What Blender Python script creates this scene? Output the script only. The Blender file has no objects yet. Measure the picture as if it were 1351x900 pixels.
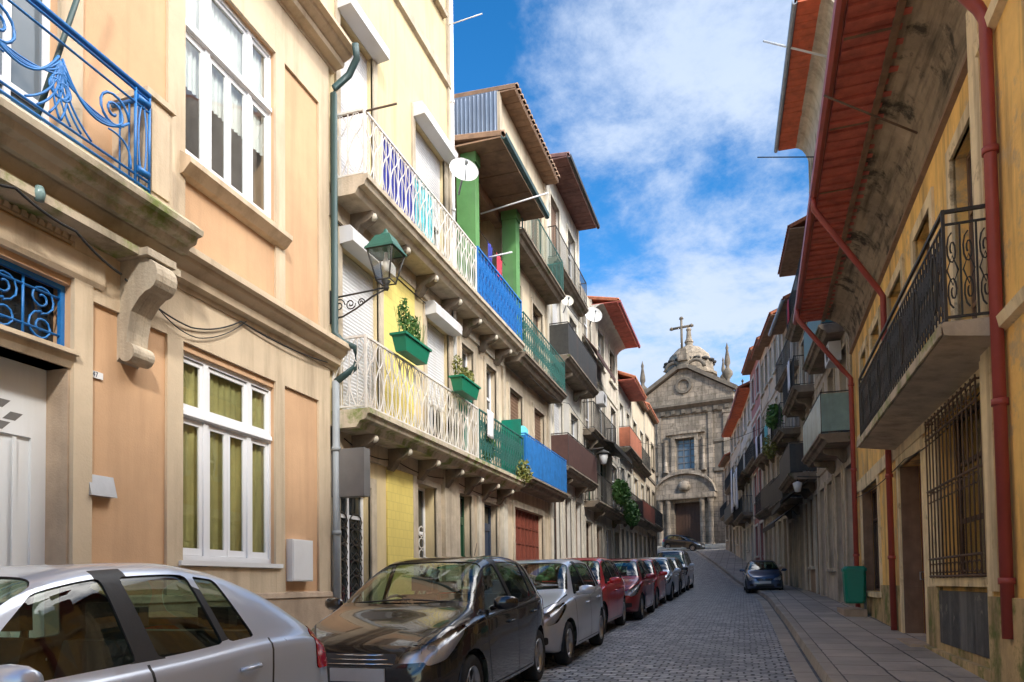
import bpy, bmesh, math, random
from mathutils import Vector, Matrix
R = math.radians
random.seed(7)
SC = bpy.context.scene
COL = SC.collection

# ------------------------------------------------------------------ camera
PW, PH = 1351.0, 900.0
FPX, YAW, PITCH, ROLL, SHY = 950.0, 17.75, 2.06, 0.8, 0.2125
CAMZ = 1.43
cam_d = bpy.data.cameras.new('camera')
cam = bpy.data.objects.new('camera', cam_d)
COL.objects.link(cam)
cam_d.sensor_width = 36.0
cam_d.lens = FPX / PW * 36.0
cam_d.shift_y = SHY
cam_d.clip_start = 0.05
cam_d.clip_end = 5000
CAMM = Matrix.Rotation(R(YAW), 4, 'Z') @ Matrix.Rotation(R(90 + PITCH), 4, 'X') @ Matrix.Rotation(R(-ROLL), 4, 'Z')
cam.matrix_world = Matrix.Translation((0, 0, CAMZ)) @ CAMM
SC.camera = cam
CR = CAMM.to_3x3()

# ------------------------------------------------------------------ sky, clouds, sun
SUN = Vector((0.53, -0.70, 0.58)).normalized()
w = bpy.data.worlds.new('World')
SC.world = w
w.use_nodes = True
nt = w.node_tree
for n in list(nt.nodes):
    nt.nodes.remove(n)
def N(nt, t, **k):
    n = nt.nodes.new(t)
    for a, b in k.items():
        if a.startswith('i_'):
            n.inputs[a[2:].replace('_', ' ')].default_value = b
        else:
            setattr(n, a, b)
    return n
def L(nt, a, ao, b, bi):
    nt.links.new(a.outputs[ao], b.inputs[bi])
out = N(nt, 'ShaderNodeOutputWorld')
bg = N(nt, 'ShaderNodeBackground')
bg.inputs['Strength'].default_value = 0.15
sky = N(nt, 'ShaderNodeTexSky')
sky.sky_type = 'NISHITA'
sky.sun_disc = False
sky.sun_elevation = math.asin(SUN.z)
sky.sun_rotation = math.atan2(SUN.x, SUN.y)
sky.air_density = 1.0
sky.dust_density = 0.3
sky.ozone_density = 3.0
hs = N(nt, 'ShaderNodeHueSaturation')
hs.inputs['Saturation'].default_value = 1.35
hs.inputs['Value'].default_value = 0.5
L(nt, sky, 0, hs, 'Color')
tc = N(nt, 'ShaderNodeTexCoord')
sep = N(nt, 'ShaderNodeSeparateXYZ')
L(nt, tc, 'Generated', sep, 0)
addz = N(nt, 'ShaderNodeMath', operation='ADD'); addz.inputs[1].default_value = 0.22
L(nt, sep, 'Z', addz, 0)
mxz = N(nt, 'ShaderNodeMath', operation='MAXIMUM'); mxz.inputs[1].default_value = 0.05
L(nt, addz, 0, mxz, 0)
dx = N(nt, 'ShaderNodeMath', operation='DIVIDE'); dy = N(nt, 'ShaderNodeMath', operation='DIVIDE')
L(nt, sep, 'X', dx, 0); L(nt, mxz, 0, dx, 1); L(nt, sep, 'Y', dy, 0); L(nt, mxz, 0, dy, 1)
cmb = N(nt, 'ShaderNodeCombineXYZ')
L(nt, dx, 0, cmb, 0); L(nt, dy, 0, cmb, 1)
n1 = N(nt, 'ShaderNodeTexNoise'); n1.inputs['Scale'].default_value = 2.3; n1.inputs['Detail'].default_value = 9; n1.inputs['Roughness'].default_value = 0.66; n1.inputs['Distortion'].default_value = 0.15
mpn = N(nt, 'ShaderNodeMapping'); mpn.inputs['Location'].default_value = (3.7, 1.3, 0.4); mpn.inputs['Rotation'].default_value = (0, 0, 0.5); mpn.inputs['Scale'].default_value = (1.0, 1.0, 1.0)
L(nt, cmb, 0, mpn, 0); L(nt, mpn, 0, n1, 'Vector')
# more cloud towards the right-hand (eastern) side of the sky
gx = N(nt, 'ShaderNodeMath', operation='MULTIPLY_ADD'); gx.inputs[1].default_value = 0.45; gx.inputs[2].default_value = -0.165
L(nt, dx, 0, gx, 0)
gy = N(nt, 'ShaderNodeMath', operation='MULTIPLY_ADD'); gy.inputs[1].default_value = 0.26
L(nt, dy, 0, gy, 0); L(nt, gx, 0, gy, 2); gx = gy
gcl = N(nt, 'ShaderNodeClamp'); gcl.inputs['Min'].default_value = -0.14; gcl.inputs['Max'].default_value = 0.085
L(nt, gx, 0, gcl, 0)
sm = N(nt, 'ShaderNodeMath', operation='ADD')
L(nt, n1, 0, sm, 0); L(nt, gcl, 0, sm, 1)
cr = N(nt, 'ShaderNodeMapRange'); cr.interpolation_type = 'SMOOTHSTEP'
cr.inputs['From Min'].default_value = 0.41; cr.inputs['From Max'].default_value = 0.68
L(nt, sm, 0, cr, 0)
n2 = N(nt, 'ShaderNodeTexNoise'); n2.inputs['Scale'].default_value = 2.2; n2.inputs['Detail'].default_value = 5
L(nt, cmb, 0, n2, 'Vector')
cc = N(nt, 'ShaderNodeMix', data_type='RGBA'); cc.inputs[6].default_value = (1.15, 1.5, 2.2, 1); cc.inputs[7].default_value = (1.85, 2.08, 2.4, 1)
L(nt, n2, 0, cc, 0)
mx = N(nt, 'ShaderNodeMix', data_type='RGBA')
L(nt, cr, 0, mx, 0); L(nt, hs, 0, mx, 6)
# cloud glow added overhead and behind the camera to brighten the shaded street
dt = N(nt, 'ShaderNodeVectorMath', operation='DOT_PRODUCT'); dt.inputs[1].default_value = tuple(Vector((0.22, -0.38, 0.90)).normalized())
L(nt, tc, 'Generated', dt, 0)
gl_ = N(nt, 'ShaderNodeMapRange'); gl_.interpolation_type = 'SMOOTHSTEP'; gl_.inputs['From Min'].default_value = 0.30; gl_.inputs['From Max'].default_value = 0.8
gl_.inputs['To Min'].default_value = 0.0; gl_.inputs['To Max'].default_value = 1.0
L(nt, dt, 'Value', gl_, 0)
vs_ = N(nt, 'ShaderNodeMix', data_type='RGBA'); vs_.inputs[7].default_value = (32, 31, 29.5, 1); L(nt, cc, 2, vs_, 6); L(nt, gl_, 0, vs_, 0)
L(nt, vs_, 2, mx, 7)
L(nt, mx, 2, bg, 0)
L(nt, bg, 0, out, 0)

sd = bpy.data.lights.new('sun', 'SUN')
sd.energy = 1.0
sd.angle = R(5)
sd.color = (1.0, 0.94, 0.85)
so = bpy.data.objects.new('sun', sd)
COL.objects.link(so)
so.rotation_euler = SUN.to_track_quat('Z', 'Y').to_euler()

SC.view_settings.view_transform = 'Standard'
SC.view_settings.look = 'None'
SC.view_settings.exposure = 1.62
SC.view_settings.gamma = 1
SC.cycles.max_bounces = 8
SC.cycles.diffuse_bounces = 5
SC.cycles.use_denoising = True

# ------------------------------------------------------------------ materials
MATS = {}
def mat(name, col, rough=0.8, var=0.25, scale=1.2, dirt=None, dirtamt=0.0, bump=0.15, bscale=40, metal=0.0,
        coat=0.0, streak=True, patch=None, patchamt=0.0, obj=False, spec=None, brick=None, smap=None):
    """procedural weathered surface: colour variation, vertical streaks, blotches, bump"""
    m = bpy.data.materials.new(name)
    m.use_nodes = True
    t = m.node_tree
    b = t.nodes['Principled BSDF']
    b.inputs['Roughness'].default_value = rough
    b.inputs['Metallic'].default_value = metal
    b.inputs['Coat Weight'].default_value = coat
    b.inputs['Coat Roughness'].default_value = 0.05
    if spec is not None:
        b.inputs['Specular IOR Level'].default_value = spec
    if obj:
        g = N(t, 'ShaderNodeTexCoord'); po = 'Object'
    else:
        g = N(t, 'ShaderNodeNewGeometry'); po = 'Position'
    c = tuple(col) + (1,)
    a = N(t, 'ShaderNodeTexNoise'); a.inputs['Scale'].default_value = scale; a.inputs['Detail'].default_value = 8; a.inputs['Roughness'].default_value = 0.65
    L(t, g, po, a, 'Vector')
    mr = N(t, 'ShaderNodeMapRange'); mr.inputs['From Min'].default_value = 0.3; mr.inputs['From Max'].default_value = 0.7
    L(t, a, 0, mr, 0)
    mixa = N(t, 'ShaderNodeMix', data_type='RGBA')
    mixa.inputs[6].default_value = tuple(x * (1 - var) for x in col) + (1,)
    mixa.inputs[7].default_value = tuple(min(1, x * (1 + var * 0.6)) for x in col) + (1,)
    L(t, mr, 0, mixa, 0)
    last = mixa
    hsrc = a
    if brick:
        bw, bh, mort, mcol, bvar = brick
        sp = N(t, 'ShaderNodeSeparateXYZ'); L(t, g, po, sp, 0)
        ad = N(t, 'ShaderNodeMath', operation='ADD'); L(t, sp, 0, ad, 0); L(t, sp, 1, ad, 1)
        cb = N(t, 'ShaderNodeCombineXYZ'); L(t, ad, 0, cb, 0); L(t, sp, 2, cb, 1)
        br = N(t, 'ShaderNodeTexBrick')
        br.inputs['Scale'].default_value = 1.0
        br.inputs['Brick Width'].default_value = bw; br.inputs['Row Height'].default_value = bh
        br.inputs['Mortar Size'].default_value = mort
        br.inputs['Color1'].default_value = (1 - bvar,) * 3 + (1,); br.inputs['Color2'].default_value = (1 + bvar,) * 3 + (1,)
        br.inputs['Mortar'].default_value = tuple(mcol) + (1,)
        L(t, cb, 0, br, 'Vector')
        mm = N(t, 'ShaderNodeMix', data_type='RGBA', blend_type='MULTIPLY'); mm.inputs[0].default_value = 1
        L(t, last, 2, mm, 6); L(t, br, 0, mm, 7)
        last = mm
    if dirt is not None and dirtamt > 0:
        mp = N(t, 'ShaderNodeMapping'); mp.inputs['Scale'].default_value = smap or (2.2, 2.2, 0.22 if streak else 2.2)
        L(t, g, po, mp, 0)
        d = N(t, 'ShaderNodeTexNoise'); d.inputs['Scale'].default_value = 1.6; d.inputs['Detail'].default_value = 7; d.inputs['Roughness'].default_value = 0.6
        L(t, mp, 0, d, 'Vector')
        dr = N(t, 'ShaderNodeMapRange'); dr.inputs['From Min'].default_value = 0.48; dr.inputs['From Max'].default_value = 0.75; dr.inputs['To Max'].default_value = dirtamt
        L(t, d, 0, dr, 0)
        md = N(t, 'ShaderNodeMix', data_type='RGBA'); md.inputs[7].default_value = tuple(dirt) + (1,)
        L(t, dr, 0, md, 0); L(t, last, 2, md, 6)
        last = md
    if patch is not None:
        d = N(t, 'ShaderNodeTexNoise'); d.inputs['Scale'].default_value = 2.1; d.inputs['Detail'].default_value = 9; d.inputs['Roughness'].default_value = 0.7
        mp = N(t, 'ShaderNodeMapping'); mp.inputs['Location'].default_value = (13, 7, 3); L(t, g, po, mp, 0); L(t, mp, 0, d, 'Vector')
        dr = N(t, 'ShaderNodeMapRange'); dr.inputs['From Min'].default_value = 0.55 - 0.1 * patchamt; dr.inputs['From Max'].default_value = 0.64 - 0.06 * patchamt; dr.inputs['To Max'].default_value = 0.85
        L(t, d, 0, dr, 0)
        md = N(t, 'ShaderNodeMix', data_type='RGBA'); md.inputs[7].default_value = tuple(patch) + (1,)
        L(t, dr, 0, md, 0); L(t, last, 2, md, 6)
        last = md
    L(t, last, 2, b, 'Base Color')
    if bump:
        n = N(t, 'ShaderNodeTexNoise'); n.inputs['Scale'].default_value = bscale; n.inputs['Detail'].default_value = 4
        L(t, g, po, n, 'Vector')
        bp = N(t, 'ShaderNodeBump'); bp.inputs['Strength'].default_value = bump; bp.inputs['Distance'].default_value = 0.02
        src = n
        if brick:
            am = N(t, 'ShaderNodeMath', operation='MULTIPLY_ADD'); am.inputs[1].default_value = -2.5
            L(t, br, 1, am, 0); L(t, n, 0, am, 2); src = am
        L(t, src, 0, bp, 'Height'); L(t, bp, 0, b, 'Normal')
    MATS[name] = m
    return m

def glass(name, tint=(0.55, 0.6, 0.58), base=(0.02, 0.025, 0.028), trans=0.0, wob=0.0):
    m = bpy.data.materials.new(name); m.use_nodes = True
    t = m.node_tree
    b = t.nodes['Principled BSDF']; o = t.nodes['Material Output']
    b.inputs['Base Color'].default_value = tuple(base) + (1,)
    b.inputs['Roughness'].default_value = 0.04
    b.inputs['Specular IOR Level'].default_value = 0.7
    if wob:
        g = N(t, 'ShaderNodeNewGeometry'); n = N(t, 'ShaderNodeTexNoise'); n.inputs['Scale'].default_value = 1.7
        L(t, g, 'Position', n, 'Vector')
        bp = N(t, 'ShaderNodeBump'); bp.inputs['Strength'].default_value = wob; bp.inputs['Distance'].default_value = 0.05
        L(t, n, 0, bp, 'Height'); L(t, bp, 0, b, 'Normal')
    if trans:
        tr = N(t, 'ShaderNodeBsdfTransparent'); tr.inputs[0].default_value = tuple(tint) + (1,)
        gl = N(t, 'ShaderNodeBsdfGlossy'); gl.inputs['Roughness'].default_value = 0.02
        lw = N(t, 'ShaderNodeLayerWeight'); lw.inputs[0].default_value = 0.5
        fr = N(t, 'ShaderNodeMath', operation='POWER'); fr.inputs[1].default_value = 3.2; L(t, lw, 1, fr, 0)
        ma = N(t, 'ShaderNodeMath', operation='MULTIPLY_ADD'); ma.inputs[1].default_value = 0.85; ma.inputs[2].default_value = 0.07; ma.use_clamp = True
        L(t, fr, 0, ma, 0)
        ms = N(t, 'ShaderNodeMixShader')
        L(t, ma, 0, ms, 0); L(t, tr, 0, ms, 1); L(t, gl, 0, ms, 2); L(t, ms, 0, o, 0)
        if wob:
            L(t, bp, 0, gl, 'Normal')
    MATS[name] = m
    return m

mat('peach_render', (0.60, 0.375, 0.215), 0.85, 0.13, 0.9, (0.36, 0.22, 0.12), 0.45, 0.15, 60)
mat('peach_trim', (0.60, 0.48, 0.335), 0.85, 0.13, 1.5, (0.25, 0.18, 0.11), 0.65, 0.2, 50)
mat('moss_trim', (0.54, 0.46, 0.34), 0.9, 0.22, 2.5, (0.10, 0.09, 0.05), 0.75, 0.3, 30, patch=(0.15, 0.21, 0.03), patchamt=0.7)
mat('granite_plinth', (0.45, 0.34, 0.24), 0.9, 0.22, 3, (0.16, 0.11, 0.08), 0.4, 0.3, 60)
mat('cream_render', (0.64, 0.52, 0.30), 0.85, 0.14, 1.0, (0.36, 0.28, 0.16), 0.65, 0.1, 50)
mat('stone_trim', (0.52, 0.44, 0.33), 0.9, 0.25, 3, (0.14, 0.11, 0.08), 0.6, 0.35, 40)
mat('pale_stone', (0.62, 0.57, 0.47), 0.9, 0.2, 3, (0.2, 0.17, 0.13), 0.5, 0.3, 40)
mat('dark_stone', (0.22, 0.175, 0.13), 0.95, 0.35, 3, (0.06, 0.05, 0.035), 0.6, 0.4, 30, patch=(0.07, 0.085, 0.03), patchamt=0.0)
mat('yellow_tile', (0.74, 0.60, 0.18), 0.45, 0.06, 1, (0.5, 0.38, 0.12), 0.3, 0.1, 10, brick=(0.15, 0.15, 0.006, (0.85, 0.85, 0.85), 0.03))
mat('yellow_render', (0.92, 0.575, 0.18), 0.9, 0.20, 1.6, (0.24, 0.15, 0.07), 1.0, 0.4, 25, patch=(0.50, 0.37, 0.21), patchamt=.12)
mat('yellow_trim', (0.80, 0.66, 0.42), 0.9, 0.2, 2.5, (0.22, 0.15, 0.08), 0.85, 0.3, 40, patch=(0.30, 0.22, 0.12), patchamt=-0.2)
mat('mossy_wall', (0.52, 0.38, 0.20), 0.95, 0.3, 2.5, (0.10, 0.09, 0.04), 0.85, 0.5, 20, patch=(0.11, 0.15, 0.03), patchamt=0.7)
mat('white_render', (0.62, 0.59, 0.53), 0.85, 0.2, 1, (0.35, 0.31, 0.26), 0.6, 0.15, 40)
mat('grey_render', (0.56, 0.49, 0.40), 0.9, 0.35, 1.2, (0.16, 0.13, 0.1), 0.7, 0.3, 30)
mat('sand_render', (0.60, 0.50, 0.36), 0.9, 0.2, 1.2, (0.24, 0.18, 0.12), 0.7, 0.3, 30)
mat('ochre_render', (0.62, 0.40, 0.20), 0.9, 0.2, 1.2, (0.2, 0.13, 0.08), 0.7, 0.3, 30)
mat('pink_render', (0.42, 0.19, 0.17), 0.9, 0.2, 1.2, (0.16, 0.08, 0.07), 0.6, 0.2, 30)
mat('brown_render', (0.42, 0.31, 0.21), 0.95, 0.3, 1.6, (0.09, 0.07, 0.05), 0.7, 0.35, 30)
mat('tile_blue', (0.40, 0.48, 0.60), 0.5, 0.25, 5, (0.2, 0.2, 0.2), 0.5, 0.1, 20, brick=(0.16, 0.16, 0.012, (0.5, 0.5, 0.5), 0.15))
mat('church_granite', (0.31, 0.25, 0.185), 0.95, 0.4, 0.9, (0.07, 0.06, 0.045), 0.85, 0.4, 12, brick=(1.1, 0.5, 0.02, (0.5, 0.5, 0.5), 0.2), patch=(0.13, 0.105, 0.07), patchamt=0.15)
mat('church_dark', (0.17, 0.14, 0.105), 0.95, 0.4, 1.5, (0.07, 0.065, 0.05), 0.7, 0.5, 10)
mat('white_paint', (0.80, 0.81, 0.83), 0.4, 0.04, 2, None, 0, 0.03, 40)
mat('door_white', (0.74, 0.76, 0.77), 0.45, 0.06, 1, (0.45, 0.42, 0.36), 0.3, 0.03, 30)
mat('shutter_white', (0.60, 0.60, 0.61), 0.5, 0.04, 1, (0.5, 0.47, 0.42), 0.4, 0.03, 30)
mat('shutter_cream', (0.66, 0.62, 0.52), 0.5, 0.06, 1, (0.4, 0.35, 0.28), 0.4, 0.03, 30)
mat('iron_white', (0.70, 0.67, 0.62), 0.6, 0.15, 8, (0.30, 0.18, 0.10), 0.5, 0.1, 80)
mat('iron_blue', (0.015, 0.17, 0.50), 0.4, 0.15, 6, (0.05, 0.1, 0.2), 0.3, 0.1, 80)
mat('iron_black', (0.035, 0.034, 0.03), 0.6, 0.3, 8, (0.12, 0.06, 0.03), 0.4, 0.1, 80)
mat('iron_green', (0.03, 0.13, 0.11), 0.5, 0.2, 6, (0.05, 0.06, 0.05), 0.3, 0.1, 80)
mat('iron_rust', (0.12, 0.075, 0.05), 0.85, 0.35, 10, (0.05, 0.03, 0.02), 0.4, 0.2, 80)
mat('blue_panel', (0.02, 0.17, 0.48), 0.5, 0.35, 5, (0.04, 0.08, 0.15), 0.3, 0.05, 30)
mat('blue_weave', (0.04, 0.16, 0.45), 0.7, 0.85, 16, None, 0, 0.3, 60)
mat('navy_cloth', (0.03, 0.04, 0.30), 0.9, 0.3, 6, None, 0, 0.2, 60)
mat('teal_cloth', (0.12, 0.50, 0.55), 0.9, 0.4, 12, None, 0, 0.2, 60)
mat('red_cloth', (0.50, 0.04, 0.07), 0.9, 0.2, 6, None, 0, 0.2, 60)
mat('pale_cloth', (0.66, 0.70, 0.80), 0.9, 0.1, 6, None, 0, 0.2, 30)
mat('green_paint', (0.10, 0.26, 0.08), 0.7, 0.2, 2, (0.12, 0.16, 0.10), 0.6, 0.1, 30)
mat('dark_green', (0.015, 0.07, 0.035), 0.4, 0.15, 3, None, 0, 0.05, 30)
mat('lamp_green', (0.02, 0.11, 0.08), 0.45, 0.2, 8, (0.03, 0.06, 0.05), 0.4, 0.1, 60)
mat('bin_green', (0.0, 0.20, 0.13), 0.4, 0.1, 5, (0.05, 0.1, 0.07), 0.3, 0.05, 60)
mat('planter_green', (0.005, 0.17, 0.09), 0.45, 0.1, 5, None, 0, 0.05, 60)
mat('red_pipe', (0.33, 0.06, 0.05), 0.45, 0.18, 3, (0.14, 0.04, 0.03), 0.5, 0.05, 60)
mat('soffit_red', (0.56, 0.14, 0.10), 0.75, 0.25, 4, (0.10, 0.035, 0.03), 0.5, 0.15, 40, streak=False)
mat('soffit_orange', (0.68, 0.16, 0.07), 0.75, 0.2, 3, (0.2, 0.05, 0.03), 0.5, 0.15, 40, streak=False)
mat('soffit_brown', (0.26, 0.16, 0.10), 0.85, 0.25, 4, (0.08, 0.05, 0.035), 0.6, 0.2, 40, streak=False)
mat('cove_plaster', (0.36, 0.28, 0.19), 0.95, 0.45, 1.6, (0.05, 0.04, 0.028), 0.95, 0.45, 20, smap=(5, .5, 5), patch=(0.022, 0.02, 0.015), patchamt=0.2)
mat('roof_tile', (0.40, 0.13, 0.06), 0.9, 0.35, 5, (0.10, 0.06, 0.045), 0.6, 0.3, 20, streak=False)
mat('pipe_green', (0.035, 0.075, 0.075), 0.5, 0.2, 3, (0.1, 0.12, 0.12), 0.4, 0.05, 60)
mat('pipe_grey', (0.30, 0.33, 0.35), 0.5, 0.15, 3, (0.12, 0.12, 0.12), 0.5, 0.05, 60)
mat('pvc_white', (0.78, 0.78, 0.78), 0.4, 0.05, 3, None, 0, 0.02, 60)
mat('zinc_sheet', (0.20, 0.25, 0.33), 0.5, 0.15, 2, (0.12, 0.12, 0.13), 0.5, 0.05, 60, metal=0.3)
mat('grey_box', (0.16, 0.155, 0.15), 0.6, 0.15, 4, (0.07, 0.05, 0.04), 0.5, 0.1, 60)
mat('metal_plate', (0.55, 0.57, 0.60), 0.35, 0.1, 8, None, 0, 0.05, 60, metal=0.6)
mat('dark_wood', (0.07, 0.035, 0.02), 0.6, 0.3, 4, (0.03, 0.015, 0.01), 0.5, 0.1, 60)
mat('brown_door', (0.20, 0.12, 0.075), 0.6, 0.3, 4, (0.08, 0.04, 0.025), 0.6, 0.1, 60)
mat('red_door', (0.20, 0.05, 0.03), 0.6, 0.2, 4, (0.1, 0.03, 0.02), 0.5, 0.1, 60)
mat('navy_door', (0.03, 0.05, 0.09), 0.4, 0.2, 3, None, 0, 0.05, 60)
mat('board_black', (0.06, 0.062, 0.066), 0.6, 0.4, 6, (0.25, 0.26, 0.26), 0.6, 0.15, 40, patch=(0.30, 0.29, 0.24), patchamt=-0.25)
mat('curtain_olive', (0.52, 0.46, 0.19), 0.9, 0.35, 1.5, (0.25, 0.24, 0.10), 0.7, 0.1, 20)
mat('curtain_amber', (0.55, 0.33, 0.08), 0.9, 0.2, 2, None, 0, 0.1, 20)
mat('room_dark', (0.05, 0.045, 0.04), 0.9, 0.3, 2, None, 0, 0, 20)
mat('tyre', (0.022, 0.022, 0.023), 0.85, 0.2, 20, None, 0, 0.1, 60, obj=True)
mat('alloy', (0.50, 0.51, 0.53), 0.3, 0.08, 10, None, 0, 0.02, 60, metal=0.9, obj=True)
mat('black_trim', (0.02, 0.02, 0.022), 0.5, 0.2, 10, None, 0, 0.05, 80, obj=True)
mat('lamp_silver', (0.8, 0.81, 0.84), 0.35, 0.1, 30, None, 0, 0.1, 40, metal=0.6, obj=True)
mat('chrome', (0.75, 0.76, 0.78), 0.12, 0.03, 10, None, 0, 0, 60, metal=1.0, obj=True)
mat('seat_fabric', (0.05, 0.05, 0.055), 0.9, 0.2, 20, None, 0, 0.1, 80, obj=True)
mat('plate_white', (0.5, 0.51, 0.52), 0.4, 0.05, 20, None, 0, 0, 60, obj=True)
mat('cable', (0.02, 0.02, 0.02), 0.7, 0.1, 10, None, 0, 0, 60)
mat('terracotta', (0.45, 0.15, 0.08), 0.85, 0.2, 5, (0.2, 0.08, 0.05), 0.5, 0.2, 40)
mat('maroon_panel', (0.085, 0.038, 0.03), 0.7, 0.25, 5, (0.06, 0.03, 0.025), 0.5, 0.1, 40)
mat('dish_white', (0.60, 0.60, 0.58), 0.5, 0.06, 5, (0.4, 0.38, 0.35), 0.3, 0.03, 40)
glass('glass_dark', wob=0.25)
glass('glass_grey', base=(0.10, 0.13, 0.16), wob=0.2)
mat('soffit_dark', (0.20, 0.10, 0.085), 0.85, 0.3, 4, (0.06, 0.03, 0.03), 0.6, 0.2, 40, streak=False)
glass('glass_clear', trans=1, tint=(0.94, 0.96, 0.94), wob=0.04)
glass('glass_car', trans=1, tint=(0.58, 0.72, 0.62), wob=0.0)
glass('glass_lamp', trans=1, tint=(0.88, 0.88, 0.84))
glass('lens', trans=1, tint=(0.85, 0.87, 0.9))
glass('tail_red', base=(0.45, 0.01, 0.012))
# frosted balcony glass
m = mat('balcony_glass', (0.22, 0.34, 0.34), 0.25, 0.2, 3, (0.12, 0.14, 0.12), 0.5, 0.05, 20)

def leafmat(name, c1, c2):
    m = bpy.data.materials.new(name); m.use_nodes = True
    t = m.node_tree; b = t.nodes['Principled BSDF']
    g = N(t, 'ShaderNodeNewGeometry'); a = N(t, 'ShaderNodeTexNoise'); a.inputs['Scale'].default_value = 14
    L(t, g, 'Position', a, 'Vector')
    mr = N(t, 'ShaderNodeMapRange'); mr.inputs['From Min'].default_value = 0.35; mr.inputs['From Max'].default_value = 0.65; L(t, a, 0, mr, 0)
    x = N(t, 'ShaderNodeMix', data_type='RGBA'); x.inputs[6].default_value = tuple(c1) + (1,); x.inputs[7].default_value = tuple(c2) + (1,)
    L(t, mr, 0, x, 0); L(t, x, 2, b, 'Base Color')
    b.inputs['Roughness'].default_value = 0.6
    MATS[name] = m
leafmat('leaf_green', (0.03, 0.10, 0.015), (0.09, 0.20, 0.03))
leafmat('leaf_olive', (0.10, 0.12, 0.02), (0.25, 0.24, 0.05))

def paint(name, col, metal=0.5, rough=0.28):
    m = bpy.data.materials.new(name); m.use_nodes = True
    t = m.node_tree; b = t.nodes['Principled BSDF']
    b.inputs['Metallic'].default_value = metal; b.inputs['Roughness'].default_value = rough
    b.inputs['Coat Weight'].default_value = 1.0; b.inputs['Coat Roughness'].default_value = 0.03
    g = N(t, 'ShaderNodeTexCoord'); a = N(t, 'ShaderNodeTexNoise'); a.inputs['Scale'].default_value = 2.5; a.inputs['Detail'].default_value = 6
    L(t, g, 'Object', a, 'Vector')
    sp = N(t, 'ShaderNodeSeparateXYZ'); L(t, g, 'Object', sp, 0)
    # road dust towards the sills
    dz = N(t, 'ShaderNodeMapRange'); dz.inputs['From Min'].default_value = 0.6; dz.inputs['From Max'].default_value = 0.2; dz.inputs['To Max'].default_value = 0.8
    L(t, sp, 2, dz, 0)
    mu = N(t, 'ShaderNodeMath', operation='MULTIPLY'); L(t, dz, 0, mu, 0); L(t, a, 0, mu, 1)
    x = N(t, 'ShaderNodeMix', data_type='RGBA'); x.inputs[6].default_value = tuple(col) + (1,); x.inputs[7].default_value = (0.16, 0.14, 0.12, 1)
    L(t, mu, 0, x, 0)
    ge = N(t, 'ShaderNodeNewGeometry')
    y = N(t, 'ShaderNodeMix', data_type='RGBA'); y.inputs[7].default_value = (0.03, 0.03, 0.03, 1)
    L(t, ge, 'Backfacing', y, 0); L(t, x, 2, y, 6); L(t, y, 2, b, 'Base Color')
    r2 = N(t, 'ShaderNodeMath', operation='MULTIPLY_ADD'); r2.inputs[1].default_value = 0.15; r2.inputs[2].default_value = rough - 0.05
    L(t, a, 0, r2, 0); L(t, r2, 0, b, 'Roughness')
    MATS[name] = m
paint('paint_silver', (0.60, 0.66, 0.76), 0.35)
paint('paint_lightsilver', (0.68, 0.71, 0.76), 0.5)
paint('paint_bronze', (0.014, 0.012, 0.013), 0.35, 0.2)
paint('paint_red', (0.60, 0.02, 0.025), 0.1)
paint('paint_maroon', (0.32, 0.02, 0.03), 0.3)
paint('paint_white', (0.72, 0.73, 0.75), 0.0)
paint('paint_black', (0.02, 0.022, 0.026), 0.3)
paint('paint_navy', (0.05, 0.09, 0.18), 0.5)

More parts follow.
